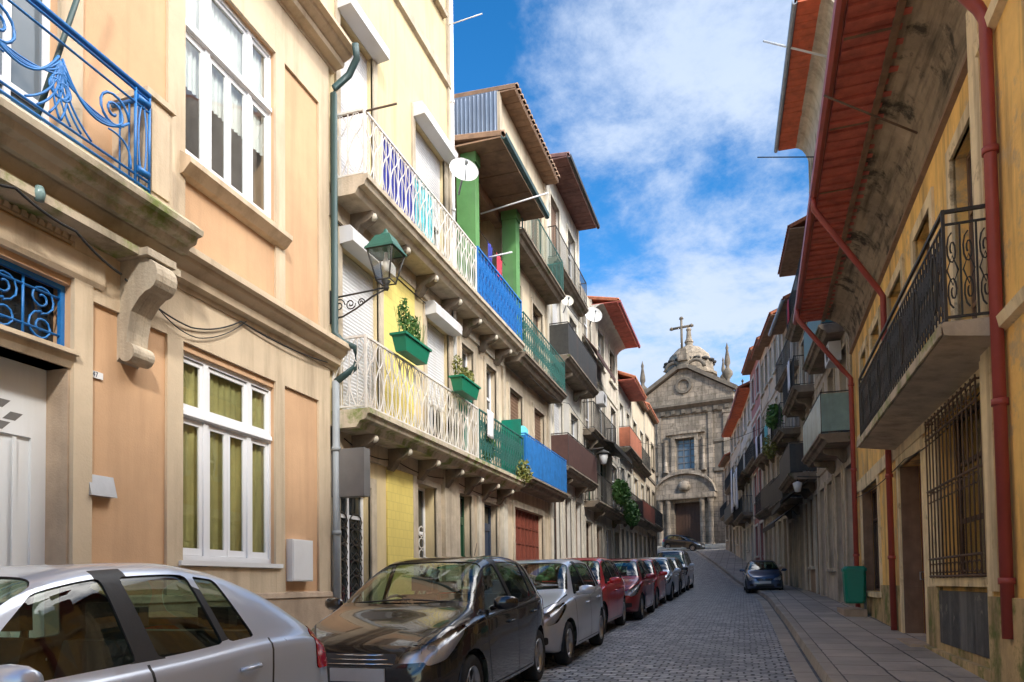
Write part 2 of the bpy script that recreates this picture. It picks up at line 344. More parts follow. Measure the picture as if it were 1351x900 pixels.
# ground materials -----------------------------------------------------------
def ground_mat(name, cols, bw, bh, mort, mcol, rough, rot=0.0, distort=0.03, bump=0.6, off=0.5, wet=0.0):
    m = bpy.data.materials.new(name); m.use_nodes = True
    t = m.node_tree; b = t.nodes['Principled BSDF']
    g = N(t, 'ShaderNodeNewGeometry')
    n = N(t, 'ShaderNodeTexNoise'); n.inputs['Scale'].default_value = 5.0; n.inputs['Detail'].default_value = 3
    L(t, g, 'Position', n, 'Vector')
    sb = N(t, 'ShaderNodeVectorMath', operation='SUBTRACT'); sb.inputs[1].default_value = (0.5, 0.5, 0.5); L(t, n, 1, sb, 0)
    sc = N(t, 'ShaderNodeVectorMath', operation='SCALE'); sc.inputs['Scale'].default_value = distort * 2; L(t, sb, 0, sc, 0)
    ad = N(t, 'ShaderNodeVectorMath', operation='ADD'); L(t, g, 'Position', ad, 0); L(t, sc, 0, ad, 1)
    mp = N(t, 'ShaderNodeMapping'); mp.inputs['Rotation'].default_value = (0, 0, rot); L(t, ad, 0, mp, 0)
    br = N(t, 'ShaderNodeTexBrick'); br.offset = off
    br.inputs['Scale'].default_value = 1; br.inputs['Brick Width'].default_value = bw; br.inputs['Row Height'].default_value = bh
    br.inputs['Mortar Size'].default_value = mort; br.inputs['Mortar Smooth'].default_value = 0.6; br.inputs['Bias'].default_value = -0.1
    br.inputs['Color1'].default_value = tuple(cols[0]) + (1,); br.inputs['Color2'].default_value = tuple(cols[1]) + (1,); br.inputs['Mortar'].default_value = tuple(mcol) + (1,)
    L(t, mp, 0, br, 'Vector')
    big = N(t, 'ShaderNodeTexNoise'); big.inputs['Scale'].default_value = 0.7; big.inputs['Detail'].default_value = 8; big.inputs['Roughness'].default_value = 0.7
    L(t, g, 'Position', big, 'Vector')
    mr = N(t, 'ShaderNodeMapRange'); mr.inputs['From Min'].default_value = 0.3; mr.inputs['From Max'].default_value = 0.7; mr.inputs['To Min'].default_value = 0.62; mr.inputs['To Max'].default_value = 1.3
    L(t, big, 0, mr, 0)
    mm = N(t, 'ShaderNodeVectorMath', operation='SCALE'); L(t, br, 0, mm, 0); L(t, mr, 0, mm, 'Scale')
    L(t, mm, 0, b, 'Base Color')
    rr = N(t, 'ShaderNodeMapRange'); rr.inputs['From Min'].default_value = 0.35; rr.inputs['From Max'].default_value = 0.65; rr.inputs['To Min'].default_value = rough - 0.15; rr.inputs['To Max'].default_value = rough + 0.1
    L(t, big, 0, rr, 0); L(t, rr, 0, b, 'Roughness')
    fn = N(t, 'ShaderNodeTexNoise'); fn.inputs['Scale'].default_value = 22; fn.inputs['Detail'].default_value = 5; L(t, g, 'Position', fn, 'Vector')
    hh = N(t, 'ShaderNodeMath', operation='MULTIPLY_ADD'); hh.inputs[1].default_value = -1.1; L(t, br, 1, hh, 0); L(t, fn, 0, hh, 2)
    bp = N(t, 'ShaderNodeBump'); bp.inputs['Strength'].default_value = bump; bp.inputs['Distance'].default_value = 0.03
    L(t, hh, 0, bp, 'Height'); L(t, bp, 0, b, 'Normal')
    MATS[name] = m
ground_mat('cobbles', ((0.25, 0.25, 0.255), (0.56, 0.55, 0.54)), 0.18, 0.135, 0.018, (0.06, 0.06, 0.06), 0.5, 0.0, 0.06, 0.9)
ground_mat('pavement_slabs', ((0.34, 0.30, 0.255), (0.48, 0.42, 0.355)), 0.75, 0.5, 0.015, (0.07, 0.06, 0.05), 0.65, R(90), 0.015, 0.4)
ground_mat('kerb_granite', ((0.34, 0.30, 0.25), (0.45, 0.39, 0.32)), 40.0, 0.95, 0.012, (0.1, 0.09, 0.08), 0.75, 0.0, 0.01, 0.3)
ground_mat('earth', ((0.10, 0.09, 0.07), (0.13, 0.11, 0.09)), 3, 3, 0.01, (0.1, 0.09, 0.08), 0.9, 0.0, 0.2, 0.3)
ground_mat('church_steps', ((0.55, 0.52, 0.45), (0.62, 0.58, 0.5)), 1.2, 0.6, 0.01, (0.3, 0.28, 0.25), 0.8, 0.0, 0.02, 0.3)
# ------------------------------------------------------------------ helpers
def zg(y):
    if y <= 36: return 0.032 * y
    if y <= 42: return 0.032 * y + 0.0057 * (y - 36) ** 2
    if y <= 72: return 1.549 + 0.1004 * (y - 42)
    return 4.56 + 0.03 * min(y - 72, 30)

class Fr:
    """facade frame: s along the street (close to Y), d out of the wall towards the street, z up"""
    def __init__(f, ox, oy, ang, side):
        f.o = Vector((ox, oy)); f.u = Vector((math.sin(ang), math.cos(ang)))
        f.n = Vector((math.cos(ang), -math.sin(ang))) * side
    def P(f, s, d, z):
        q = f.o + f.u * s + f.n * d
        return Vector((q.x, q.y, z))
    def at(f, px, py, d=0.0):
        """photo pixel -> (s, z) on the vertical plane d in front of the wall"""
        cx = (px - PW / 2) / FPX; cy = -(py - (PH / 2 + SHY * PW)) / FPX
        r = CR @ Vector((cx, cy, -1))
        n3 = Vector((f.n.x, f.n.y, 0)); o3 = f.P(0, d, 0); c = Vector((0, 0, CAMZ))
        t = (o3 - c).dot(n3) / r.dot(n3)
        p = c + r * t
        return (Vector((p.x, p.y)) - f.o).dot(f.u), p.z
    def s(f, px, py=600, d=0.0): return f.at(px, py, d)[0]
    def z(f, px, py, d=0.0): return f.at(px, py, d)[1]
W = Fr(0, 0, 0, 1)      # world frame: s = Y, d = X
class Wx:               # plain x, y, z
    @staticmethod
    def P(a, b, c): return Vector((a, b, c))

class MB:
    def __init__(m, fr=Wx): m.v = []; m.f = []; m.mi = []; m.sm = []; m.fr = fr; m.cur = 0
    def add(m, pts, faces, smooth=False):
        k = len(m.v)
        m.v += [m.fr.P(*p) for p in pts]
        for f in faces:
            m.f.append([i + k for i in f]); m.mi.append(m.cur); m.sm.append(smooth)
        return m
    def box(m, a0, a1, b0, b1, c0, c1):
        p = [(a, b, c) for a in (a0, a1) for b in (b0, b1) for c in (c0, c1)]
        return m.add(p, [(0, 1, 3, 2), (4, 6, 7, 5), (0, 4, 5, 1), (2, 3, 7, 6), (0, 2, 6, 4), (1, 5, 7, 3)])
    def hexa(m, p): return m.add(p, [(0, 1, 3, 2), (4, 6, 7, 5), (0, 4, 5, 1), (2, 3, 7, 6), (0, 2, 6, 4), (1, 5, 7, 3)])
    def quad(m, p): return m.add(p, [(0, 1, 2, 3)])
    def extr(m, prof, s0, s1, smooth=False):
        """profile [(d,z)] closed, extruded along s"""
        n = len(prof)
        p = [(s0, d, z) for d, z in prof] + [(s1, d, z) for d, z in prof]
        fs = [(i, (i + 1) % n, n + (i + 1) % n, n + i) for i in range(n)]
        m.add(p, fs, smooth); m.add(p, [tuple(range(n - 1, -1, -1)), tuple(range(n, 2 * n))]); return m
    def extrd(m, prof, d0, d1, smooth=False):
        """profile [(s,z)] closed, extruded along d"""
        n = len(prof)
        p = [(s, d0, z) for s, z in prof] + [(s, d1, z) for s, z in prof]
        m.add(p, [(i, (i + 1) % n, n + (i + 1) % n, n + i) for i in range(n)], smooth)
        m.add(p, [tuple(range(n - 1, -1, -1)), tuple(range(n, 2 * n))]); return m
    def tube(m, pts, r, n=6, closed=False, r2=None):
        P = [m.fr.P(*p) for p in pts]; k = len(m.v); c = len(P)
        for i, p in enumerate(P):
            a = P[(i - 1) % c] if (i or closed) else P[0]; b = P[(i + 1) % c] if (i < c - 1 or closed) else P[-1]
            t = (b - a)
            t = t.normalized() if t.length > 1e-9 else Vector((0, 0, 1))
            up = Vector((0, 0, 1)) if abs(t.z) < 0.9 else Vector((1, 0, 0))
            x = t.cross(up).normalized(); y = t.cross(x)
            rr = r if r2 is None else r + (r2 - r) * i / (c - 1)
            for j in range(n):
                g = 2 * math.pi * (j + 0.5) / n
                m.v.append(p + (x * math.cos(g) + y * math.sin(g)) * rr)
        for i in range(c if closed else c - 1):
            i2 = (i + 1) % c
            for j in range(n):
                m.f.append([k + i * n + j, k + i * n + (j + 1) % n, k + i2 * n + (j + 1) % n, k + i2 * n + j]); m.mi.append(m.cur); m.sm.append(n > 4)
        if not closed:
            m.f.append([k + j for j in range(n)]); m.f.append([k + (c - 1) * n + j for j in range(n)])
            m.mi += [m.cur] * 2; m.sm += [False] * 2
        return m
    def lathe(m, prof, c, n=16, axis='z', smooth=True):
        k = len(prof); p = []
        for j in range(n):
            g = 2 * math.pi * j / n
            for r, h in prof:
                if axis == 'z': p.append((c[0] + r * math.cos(g), c[1] + r * math.sin(g), c[2] + h))
                elif axis == 'x': p.append((c[0] + h, c[1] + r * math.cos(g), c[2] + r * math.sin(g)))
                else: p.append((c[0] + r * math.cos(g), c[1] + h, c[2] + r * math.sin(g)))
        f = [(j * k + i, j * k + i + 1, ((j + 1) % n) * k + i + 1, ((j + 1) % n) * k + i) for j in range(n) for i in range(k - 1)]
        return m.add(p, f, smooth)
    def holes(m, s0, s1, z0, z1, hs, d0, d1, back=True, edges=True):
        """slab from d0 (front) to d1 (back) with rectangular holes (s0,s1,z0,z1)"""
        hs = [h for h in hs if h[1] > s0 and h[0] < s1]
        S = sorted(set([s0, s1] + [min(max(h[i], s0), s1) for h in hs for i in (0, 1)]))
        Z = sorted(set([z0, z1] + [min(max(h[i], z0), z1) for h in hs for i in (2, 3)]))
        for a, b in zip(S, S[1:]):
            for c, e in zip(Z, Z[1:]):
                ms, mz = (a + b) / 2, (c + e) / 2
                if any(h[0] < ms < h[1] and h[2] < mz < h[3] for h in hs): continue
                m.quad([(a, d0, c), (b, d0, c), (b, d0, e), (a, d0, e)])
                if back: m.quad([(a, d1, c), (b, d1, c), (b, d1, e), (a, d1, e)])
        for h in hs + ([(s0, s1, z0, z1)] if edges else []):
            a, b, c, e = max(h[0], s0), min(h[1], s1), max(h[2], z0), min(h[3], z1)
            m.quad([(a, d0, c), (a, d1, c), (a, d1, e), (a, d0, e)]); m.quad([(b, d0, c), (b, d1, c), (b, d1, e), (b, d0, e)])
            m.quad([(a, d0, c), (a, d1, c), (b, d1, c), (b, d0, c)]); m.quad([(a, d0, e), (a, d1, e), (b, d1, e), (b, d0, e)])
        return m
    def build(m, name, mt, par=None, smooth=None, norm=True, loc=None):
        me = bpy.data.meshes.new(name)
        base = Vector((0, 0, 0))
        if par is not None: base = par['_b'] if '_b' in par else (0, 0, 0); base = Vector(base)
        elif loc is not None: base = Vector(loc)
        me.from_pydata([v - base for v in m.v], [], m.f)
        ms = mt if isinstance(mt, (list, tuple)) else [mt]
        for x in ms: me.materials.append(MATS[x])
        me.polygons.foreach_set('material_index', m.mi)
        me.polygons.foreach_set('use_smooth', m.sm if smooth is None else [smooth] * len(m.f))
        if norm:
            bm = bmesh.new(); bm.from_mesh(me)
            bmesh.ops.remove_doubles(bm, verts=bm.verts, dist=1e-5)
            bmesh.ops.recalc_face_normals(bm, faces=bm.faces)
            bm.to_mesh(me); bm.free()
        me.update()
        o = bpy.data.objects.new(name, me); COL.objects.link(o)
        if par is not None:
            o.parent = par; o['_b'] = tuple(base)
        else:
            o.location = base; o['_b'] = tuple(base)
        return o

def tag(o, label=None, cat=None, group=None, kind=None):
    if label: o['label'] = label
    if cat: o['category'] = cat
    if group: o['group'] = group
    if kind: o['kind'] = kind
    return o
def thing(name, label, cat, loc, group=None):
    o = bpy.data.objects.new(name, None); COL.objects.link(o)
    o.location = loc; o['_b'] = tuple(loc); o.empty_display_size = 0.3
    return tag(o, label, cat, group)

# ------------------------------------------------------------------ facade kit
def surround(par, fr, s0, s1, z0, z1, mt='stone_trim', w_=0.14, d=0.035, sill=True, name='surround', bot=False):
    m = MB(fr)
    m.box(s0 - w_, s0, -0.03, d, z0, z1 + w_); m.box(s1, s1 + w_, -0.03, d, z0, z1 + w_)
    m.box(s0, s1, -0.03, d - 0.002, z1, z1 + w_)
    if sill: m.box(s0 - w_ - 0.04, s1 + w_ + 0.04, -0.03, d + 0.07, z0 - 0.10, z0)
    return m.build(name, mt, par)
def window(par, fr, s0, s1, z0, z1, cols=(0.5,), rows=(0.7,), fm='white_paint', pm='glass_dark', d=-0.13, fw=0.055, sur='stone_trim', sill=True, curtain=None, name='window', sw=0.14):
    m = MB(fr)
    xs = [0] + list(cols) + [1]; ys = [0] + list(rows) + [1]
    hs = []
    for i in range(len(xs) - 1):
        for j in range(len(ys) - 1):
            a = s0 + (s1 - s0) * xs[i] + (fw if i == 0 else fw / 2); b = s0 + (s1 - s0) * xs[i + 1] - (fw if i == len(xs) - 2 else fw / 2)
            c = z0 + (z1 - z0) * ys[j] + (fw if j == 0 else fw / 2); e = z0 + (z1 - z0) * ys[j + 1] - (fw if j == len(ys) - 2 else fw / 2)
            hs.append((a, b, c, e))
    m.holes(s0, s1, z0, z1, hs, d, d - 0.05)
    f = m.build(name, fm, par)
    MB(fr).box(s0 + 0.01, s1 - 0.01, d - 0.034, d - 0.026, z0 + 0.01, z1 - 0.01).build('pane', pm, f)
    if curtain: MB(fr).box(s0 + 0.02, s1 - 0.02, d - 0.16, d - 0.13, z0, z1).build('curtain', curtain, f)
    if sur: surround(f, fr, s0, s1, z0, z1, sur, w_=sw, sill=sill)
    return f
def door(par, fr, s0, s1, z0, z1, mt='brown_door', d=-0.15, sur='stone_trim', transom=0.0, leaves=1, sw=0.14):
    m = MB(fr)
    zt = z1 - transom
    m.box(s0, s1, d - 0.05, d - 0.03, z0, zt)
    n = leaves
    wd = (s1 - s0) / n
    for k in range(n):
        a = s0 + k * wd; b = a + wd
        hs = [(a + 0.1, b - 0.1, z0 + 0.2, z0 + 0.2 + (zt - z0) * 0.3), (a + 0.1, b - 0.1, z0 + 0.3 + (zt - z0) * 0.3, zt - 0.12)]
        m.holes(a + 0.004, b - 0.004, z0, zt, hs, d, d - 0.03)
    o = m.build('door', mt, par)
    h = MB(fr); zc = z0 + 1.0
    h.tube([(s1 - 0.08, d, zc), (s1 - 0.08, d + 0.05, zc), (s1 - 0.08, d + 0.05, zc + 0.12), (s1 - 0.08, d, zc + 0.12)], 0.012, 6)
    h.build('handle', 'alloy', o)
    if transom:
        MB(fr).holes(s0, s1, zt, z1, [(s0 + 0.05, (s0 + s1) / 2 - 0.02, zt + 0.05, z1 - 0.05), ((s0 + s1) / 2 + 0.02, s1 - 0.05, zt + 0.05, z1 - 0.05)], d, d - 0.05).build('transom_frame', mt, o)
        MB(fr).box(s0 + 0.01, s1 - 0.01, d - 0.035, d - 0.028, zt + 0.01, z1 - 0.01).build('pane', 'glass_dark', o)
    if sur: surround(o, fr, s0, s1, z0, z1, sur, sill=False, w_=sw)
    return o
def shutterbox(par, fr, s0, s1, z, h=0.22, dd=0.24, mt='shutter_white'):
    return MB(fr).extr([(0.02, z), (dd, z + 0.02), (dd, z + h * 0.7), (dd - 0.05, z + h), (0.02, z + h)], s0, s1).build('shutter_box', mt, par)

def body(par, fr, s0, s1, zb, zt, hs, mt, depth=9.0, th=0.3):
    m = MB(fr)
    m.holes(s0, s1, zb, zt, hs, 0, -th)
    m.box(s0, s0 + 0.2, -depth, -th - 0.001, zb, zt); m.box(s1 - 0.2, s1, -depth, -th - 0.001, zb, zt)
    m.box(s0 + 0.2, s1 - 0.2, -depth, -depth + 0.2, zb, zt)
    w_ = m.build('wall', mt, par)
    # floors and a dark partition so that rooms are closed
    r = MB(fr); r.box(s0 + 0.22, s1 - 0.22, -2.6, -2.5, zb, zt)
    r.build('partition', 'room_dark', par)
    return w_

def baluster(m, P0, P1, zb, zt, style, r):
    """P0,P1 = (s,d) ends of one baluster cell"""
    def q(t, f): return (P0[0] + (P1[0] - P0[0]) * t, P0[1] + (P1[1] - P0[1]) * t, zb + (zt - zb) * f)
    if style == 'bars':
        m.tube([q(.5, 0), q(.5, 1)], r, 4)
    elif style == 'oval':
        m.tube([q(.5 + .42 * math.sin(2 * math.pi * k / 12), .5 - .48 * math.cos(2 * math.pi * k / 12)) for k in range(12)], r, 4, True)
        m.tube([q(0, 0), q(0, 1)], r, 4)
    elif style == 'lyre':
        for sg in (-1, 1):
            m.tube([q(.5 + sg * (.06 + .40 * math.sin(math.pi * k / 12) ** 1.0 * (1 if k < 13 else 1)), k / 12 * .62) for k in range(13)], r * .8, 4)
            m.tube([q(.5 + sg * .40 * math.sin(math.pi * k / 9), .62 + .38 * k / 9) for k in range(10)], r * .8, 4)
        m.tube([q(.5, 0), q(.5, 1)], r * .7, 4); m.tube([q(0, 0), q(0, 1)], r, 4)
    elif style == 'wave':
        m.tube([q(.5 + .42 * math.sin(2 * math.pi * k / 12), k / 12) for k in range(13)], r, 4)
        m.tube([q(.0, 0), q(.0, 1)], r * .8, 4)
    elif style == 'scroll':
        m.tube([q(0, 0), q(0, 1)], r, 4)
        for b, sg in ((0.0, 1), (1.0, -1)):
            pts = []
            for k in range(15):
                a = k / 14; rad = 0.30 * (1 - 0.8 * a); g = a * 9.0
                pts.append(q(.5 + rad * math.sin(g) * 1.2, b + sg * (.30 - rad * math.cos(g) * 0.62 - .02)))
            m.tube(pts, r * .8, 4)
        m.tube([q(.5, .34), q(.15, .5), q(.5, .66), q(.85, .5)], r * .8, 4, True)
def railing(par, fr, path, zb, zt, style='bars', step=0.11, r=0.008, mt='iron_black', name='railing', mid=False):
    m = MB(fr)
    for i in range(len(path) - 1):
        a, b = path[i], path[i + 1]
        ln = math.hypot(b[0] - a[0], b[1] - a[1]); n = max(1, round(ln / step))
        for z, rr in ((zt, r * 2.0), (zb + 0.05, r * 1.4)) + (((zt - 0.12, r * 1.2),) if mid else ()):
            m.tube([(a[0], a[1], z), (b[0], b[1], z)], rr, 4)
        z1 = zt - 0.12 if mid else zt
        for k in range(n):
            p0 = (a[0] + (b[0] - a[0]) * k / n, a[1] + (b[1] - a[1]) * k / n); p1 = (a[0] + (b[0] - a[0]) * (k + 1) / n, a[1] + (b[1] - a[1]) * (k + 1) / n)
            baluster(m, p0, p1, zb + 0.05, z1, style, r)
    for p in path:
        m.tube([(p[0], p[1], zb - 0.02), (p[0], p[1], zt + 0.02)], r * 1.8, 4)
    return m.build(name, mt, par)
def panelrail(par, fr, path, zb, zt, mt, frame='iron_black', step=0.9):
    m = MB(fr)
    for i in range(len(path) - 1):
        a, b = path[i], path[i + 1]
        m.hexa([(p[0], p[1] + dd, z) if a[0] != b[0] else (p[0] + dd, p[1], z) for p in (a, b) for dd in (-0.01, 0.01) for z in (zb + 0.06, zt - 0.04)])
    pn = m.build('railing_panel', mt, par)
    f = MB(fr)
    for i in range(len(path) - 1):
        a, b = path[i], path[i + 1]
        n = max(1, round(math.hypot(b[0] - a[0], b[1] - a[1]) / step))
        for z in (zb + 0.04, zt): f.tube([(a[0], a[1], z), (b[0], b[1], z)], 0.018, 4)
        for k in range(n + 1):
            t = k / n; x = (a[0] + (b[0] - a[0]) * t, a[1] + (b[1] - a[1]) * t)
            f.tube([(x[0], x[1], zb), (x[0], x[1], zt)], 0.014, 4)
    f.build('railing_frame', frame, pn)
    return pn
def balcony(par, fr, s0, s1, z, dep=0.6, th=0.16, mt='stone_trim', corb=0, cmt=None, rail=None, rh=1.0, mould=True, ends=(True, True), **k):
    """slab with its top at z; railing on three sides; corbels under it"""
    m = MB(fr)
    if mould:
        m.extr([(0.02, z - th - 0.09), (dep - 0.16, z - th - 0.09), (dep - 0.10, z - th), (dep - 0.03, z - th + 0.02), (dep, z - th * 0.45), (dep + 0.03, z - th * 0.4), (dep + 0.03, z), (0.02, z)], s0, s1)
    else:
        m.extr([(0.02, z - th), (dep, z - th), (dep, z), (0.02, z)], s0, s1)
    b = m.build('balcony', mt, par)
    for i in range(corb):
        sc = s0 + (s1 - s0) * (i + 0.5) / corb
        zz = z - th - 0.092
        MB(fr).extr([(0.02, zz), (0.02, zz - 0.34), (0.10, zz - 0.36), (0.16, zz - 0.30), (0.24, zz - 0.18), (dep * 0.62, zz - 0.15), (dep * 0.72, zz - 0.10), (dep * 0.74, zz)], sc - 0.08, sc + 0.08).build('corbel', cmt or mt, b)
    path = ([(s0 + 0.06, 0.02)] if ends[0] else []) + [(s0 + 0.06, dep - 0.05), (s1 - 0.06, dep - 0.05)] + ([(s1 - 0.06, 0.02)] if ends[1] else [])
    if rail == 'panel': panelrail(b, fr, path, z, z + rh, **k)
    elif rail: railing(b, fr, path, z, z + rh, style=rail, **k)
    return b
def gable_roof(par, fr, s0, s1, ze, over=0.8, slope=0.42, back=5.0, soffit='soffit_brown', tile='roof_tile', boards=True, gutter=None, cov=None, side=0.0, th=0.10, bstep=0.22, gable=None, rel=1.0):
    """roof plane rising away from the street with an eave over the pavement; soffit boards and tile ends are modelled"""
    m = MB(fr)
    a0, a1 = s0 - side, s1 + side
    m.extr([(over, ze), (over, ze + th), (-back, ze + th + slope * (over + back)), (-back, ze + slope * (over + back))], a0, a1)
    m.extr([(-back, ze), (-back, ze + th + slope * (over + back)), (-2 * back, ze)], a0, a1)
    r = m.build('roof', [tile], par)
    if slope > .03: MB(fr).extr([(0, ze), (0, ze + slope * over - .002), (-back, ze + slope * (over + back) - .002)] + [(-back, ze)], s0 + .001, s1 - .001).build('gable', gable or tile, par)
    t = MB(fr); n = int((a1 - a0) / 0.21); st = (a1 - a0) / n
    for k in range(n):
        c = a0 + (k + 0.5) * st
        p = []
        for dd in (over + 0.06, -1.6):
            for j in range(5):
                g = math.pi * j / 4; zz = ze + th - 0.01 + slope * (over - dd)
                p.append((c - 0.085 * math.cos(g), dd, zz + 0.075 * math.sin(g)))
        t.add(p, [(j, j + 1, j + 6, j + 5) for j in range(4)] + [(0, 1, 2, 3, 4)], True)
    t.build('roof_tiles', tile, r)
    sm_ = MB(fr)
    if boards:
        n = max(2, int((a1 - a0) / bstep)); st = (a1 - a0) / n
        for k in range(n):
            j = random.uniform(-0.006, 0.006) * rel - (.022 * (rel > 1) * (k % 2))
            sm_.extr([(0.0, ze - 0.035 + j), (over - 0.01, ze - 0.035 + j), (over - 0.01, ze - 0.004), (0.0, ze - 0.004)], a0 + k * st + 0.012, a0 + (k + 1) * st - 0.006)
    else:
        sm_.extr([(0.0, ze - 0.03), (over - 0.01, ze - 0.03), (over - 0.01, ze - 0.004), (0, ze - 0.004)], a0, a1)
    sm_.build('soffit', soffit, r)
    if cov:
        MB(fr).extr([(-0.02, ze - 0.036), (-0.02, ze - 0.036 - cov[0])] + [(cov[1] * (1 - math.cos(g)), ze - 0.036 - cov[0] * (1 - math.sin(g))) for g in [R(x) for x in (0, 15, 30, 45, 60, 75, 88)]], s0, s1).build('cornice', cov[2], par)
    if gutter:
        g = MB(fr)
        g.extr([(over + 0.005, ze - 0.02), (over + 0.02, ze - 0.07), (over + 0.07, ze - 0.09), (over + 0.12, ze - 0.06), (over + 0.13, ze + 0.03), (over + 0.115, ze + 0.03), (over + 0.10, ze - 0.05), (over + 0.03, ze - 0.05), (over + 0.02, ze + 0.0)], a0, a1)
        g.build('gutter', gutter, par)
    return r
def downpipe(par, fr, pts, r, mt, clips=()):
    m = MB(fr)
    m.tube(pts, r, 10)
    for c in clips: m.lathe([(r + 0.002, -0.03), (r + 0.018, -0.03), (r + 0.018, 0.03), (r + 0.002, 0.03)], c, 10) if False else m.tube([(c[0], c[1], c[2] - 0.03), (c[0], c[1], c[2] + 0.03)], r + 0.015, 10)
    return m.build('downpipe', mt, par)
def leaves(m, c, rad, n, size=0.05, hang=0.0):
    """m is in frame coordinates (s,d,z)"""
    for _ in range(n):
        while True:
            p = Vector([random.uniform(-1, 1) for _ in range(3)])
            if p.length < 1: break
        q = (c[0] + p.x * rad[0], c[1] + p.y * rad[1], c[2] + p.z * rad[2] - abs(p.x) * hang)
        a = Vector([random.gauss(0, 1) for _ in range(3)]).normalized(); b = a.cross(Vector([random.gauss(0, 1) for _ in range(3)])).normalized()
        s = size * random.uniform(.6, 1.4)
        Q = Vector(q)
        m.add([tuple(Q - a * s), tuple(Q + b * s * .45), tuple(Q + a * s), tuple(Q - b * s * .45)], [(0, 1, 2, 3)])
# ------------------------------------------------------------------ cars
def pchip(keys, x):
    xs = [k[0] for k in keys]; ys = [k[1] for k in keys]; n = len(xs)
    if x <= xs[0]: return ys[0]
    if x >= xs[-1]: return ys[-1]
    h = [xs[i + 1] - xs[i] for i in range(n - 1)]; d = [(ys[i + 1] - ys[i]) / h[i] for i in range(n - 1)]
    def sl(i):
        if i == 0: return d[0]
        if i == n - 1: return d[-1]
        if d[i - 1] * d[i] <= 0: return 0
        return 2 * d[i - 1] * d[i] / (d[i - 1] + d[i])
    i = max(j for j in range(n - 1) if xs[j] <= x)
    t = (x - xs[i]) / h[i]; a, b = sl(i), sl(i + 1)
    return ys[i] * (2 * t**3 - 3 * t**2 + 1) + a * h[i] * (t**3 - 2 * t**2 + t) + ys[i + 1] * (-2 * t**3 + 3 * t**2) + b * h[i] * (t**3 - t**2)

STY = {
 'hatch': dict(L=3.95, Hw=.86,
   zt=[(0, .56), (.03, .66), (.10, .74), (.3, .84), (.6, .93), (.86, .99), (.98, 1.03), (1.2, 1.16), (1.5, 1.325), (1.8, 1.44), (2.1, 1.49), (2.5, 1.505), (3.0, 1.485), (3.3, 1.445), (3.5, 1.37), (3.66, 1.22), (3.8, 1.03), (3.88, .93), (3.93, .80), (3.95, .62)],
   zb=[(0, .50), (.1, .66), (.3, .76), (.6, .85), (.95, .91), (1.5, .935), (2.4, .955), (3.2, .99), (3.6, 1.0), (3.8, .93), (3.9, .76), (3.95, .55)],
   w=[(0, .50), (.02, .58), (.08, .67), (.2, .745), (.4, .80), (.8, .845), (1.4, .86), (2.6, .86), (3.2, .845), (3.6, .80), (3.82, .735), (3.92, .66), (3.95, .56)],
   fw=.70, rw=3.22, wr=.305, cowl=.98, ws=1.78, rg=(3.36, 3.76)),
 'rear_hatch': dict(L=3.95, Hw=.86,
   zt=[(0, .56), (.03, .66), (.10, .74), (.3, .84), (.6, .93), (.86, .99), (.98, 1.03), (1.2, 1.16), (1.5, 1.325), (1.8, 1.44), (2.1, 1.49), (2.5, 1.50), (2.85, 1.455), (3.1, 1.38), (3.35, 1.26), (3.6, 1.11), (3.78, 1.01), (3.88, .93), (3.93, .80), (3.95, .62)],
   zb=[(0, .50), (.1, .66), (.3, .76), (.6, .85), (.95, .91), (1.5, .935), (2.4, .955), (3.1, .985), (3.5, .98), (3.8, .90), (3.9, .76), (3.95, .55)],
   w=[(0, .50), (.02, .58), (.08, .67), (.2, .745), (.4, .80), (.8, .845), (1.4, .86), (2.6, .86), (3.2, .855), (3.6, .83), (3.82, .78), (3.92, .70), (3.95, .60)],
   fw=.70, rw=3.22, wr=.305, cowl=.98, ws=1.78, rg=(3.06, 3.62)),
 'van': dict(L=4.5, Hw=.88,
   zt=[(0, .62), (.03, .72), (.1, .82), (.3, .95), (.6, 1.05), (.8, 1.12), (1.1, 1.36), (1.5, 1.66), (1.75, 1.78), (2.2, 1.82), (3.5, 1.83), (4.2, 1.79), (4.38, 1.7), (4.46, 1.3), (4.49, .9), (4.5, .6)],
   zb=[(0, .52), (.1, .72), (.3, .85), (.8, 1.0), (1.5, 1.04), (3.5, 1.06), (4.3, 1.05), (4.45, .9), (4.5, .55)],
   w=[(0, .58), (.02, .66), (.1, .75), (.3, .82), (.8, .87), (1.5, .88), (3.8, .88), (4.3, .86), (4.46, .82), (4.5, .76)],
   fw=.75, rw=3.6, wr=.31, cowl=.84, ws=1.66, rg=(4.30, 4.49)),
}
def inside(poly, p):
    c = False; n = len(poly); j = n - 1
    for i in range(n):
        a, b = poly[i], poly[j]
        if (a[1] > p[1]) != (b[1] > p[1]) and p[0] < (b[0] - a[0]) * (p[1] - a[1]) / (b[1] - a[1]) + a[0]: c = not c
        j = i
    return c
def rnd(poly, r=.06, k=3):
    """round the corners of a polygon"""
    out = []; n = len(poly)
    for i in range(n):
        p = Vector(poly[i]); a = Vector(poly[i - 1]); b = Vector(poly[(i + 1) % n])
        ra = min(r, (a - p).length * .4); rb = min(r, (b - p).length * .4)
        q0 = p + (a - p).normalized() * ra; q1 = p + (b - p).normalized() * rb
        for j in range(k + 1):
            t = j / k; out.append(tuple(q0 * (1 - t) ** 2 + p * 2 * t * (1 - t) + q1 * t * t))
    return out
CARCACHE = {}
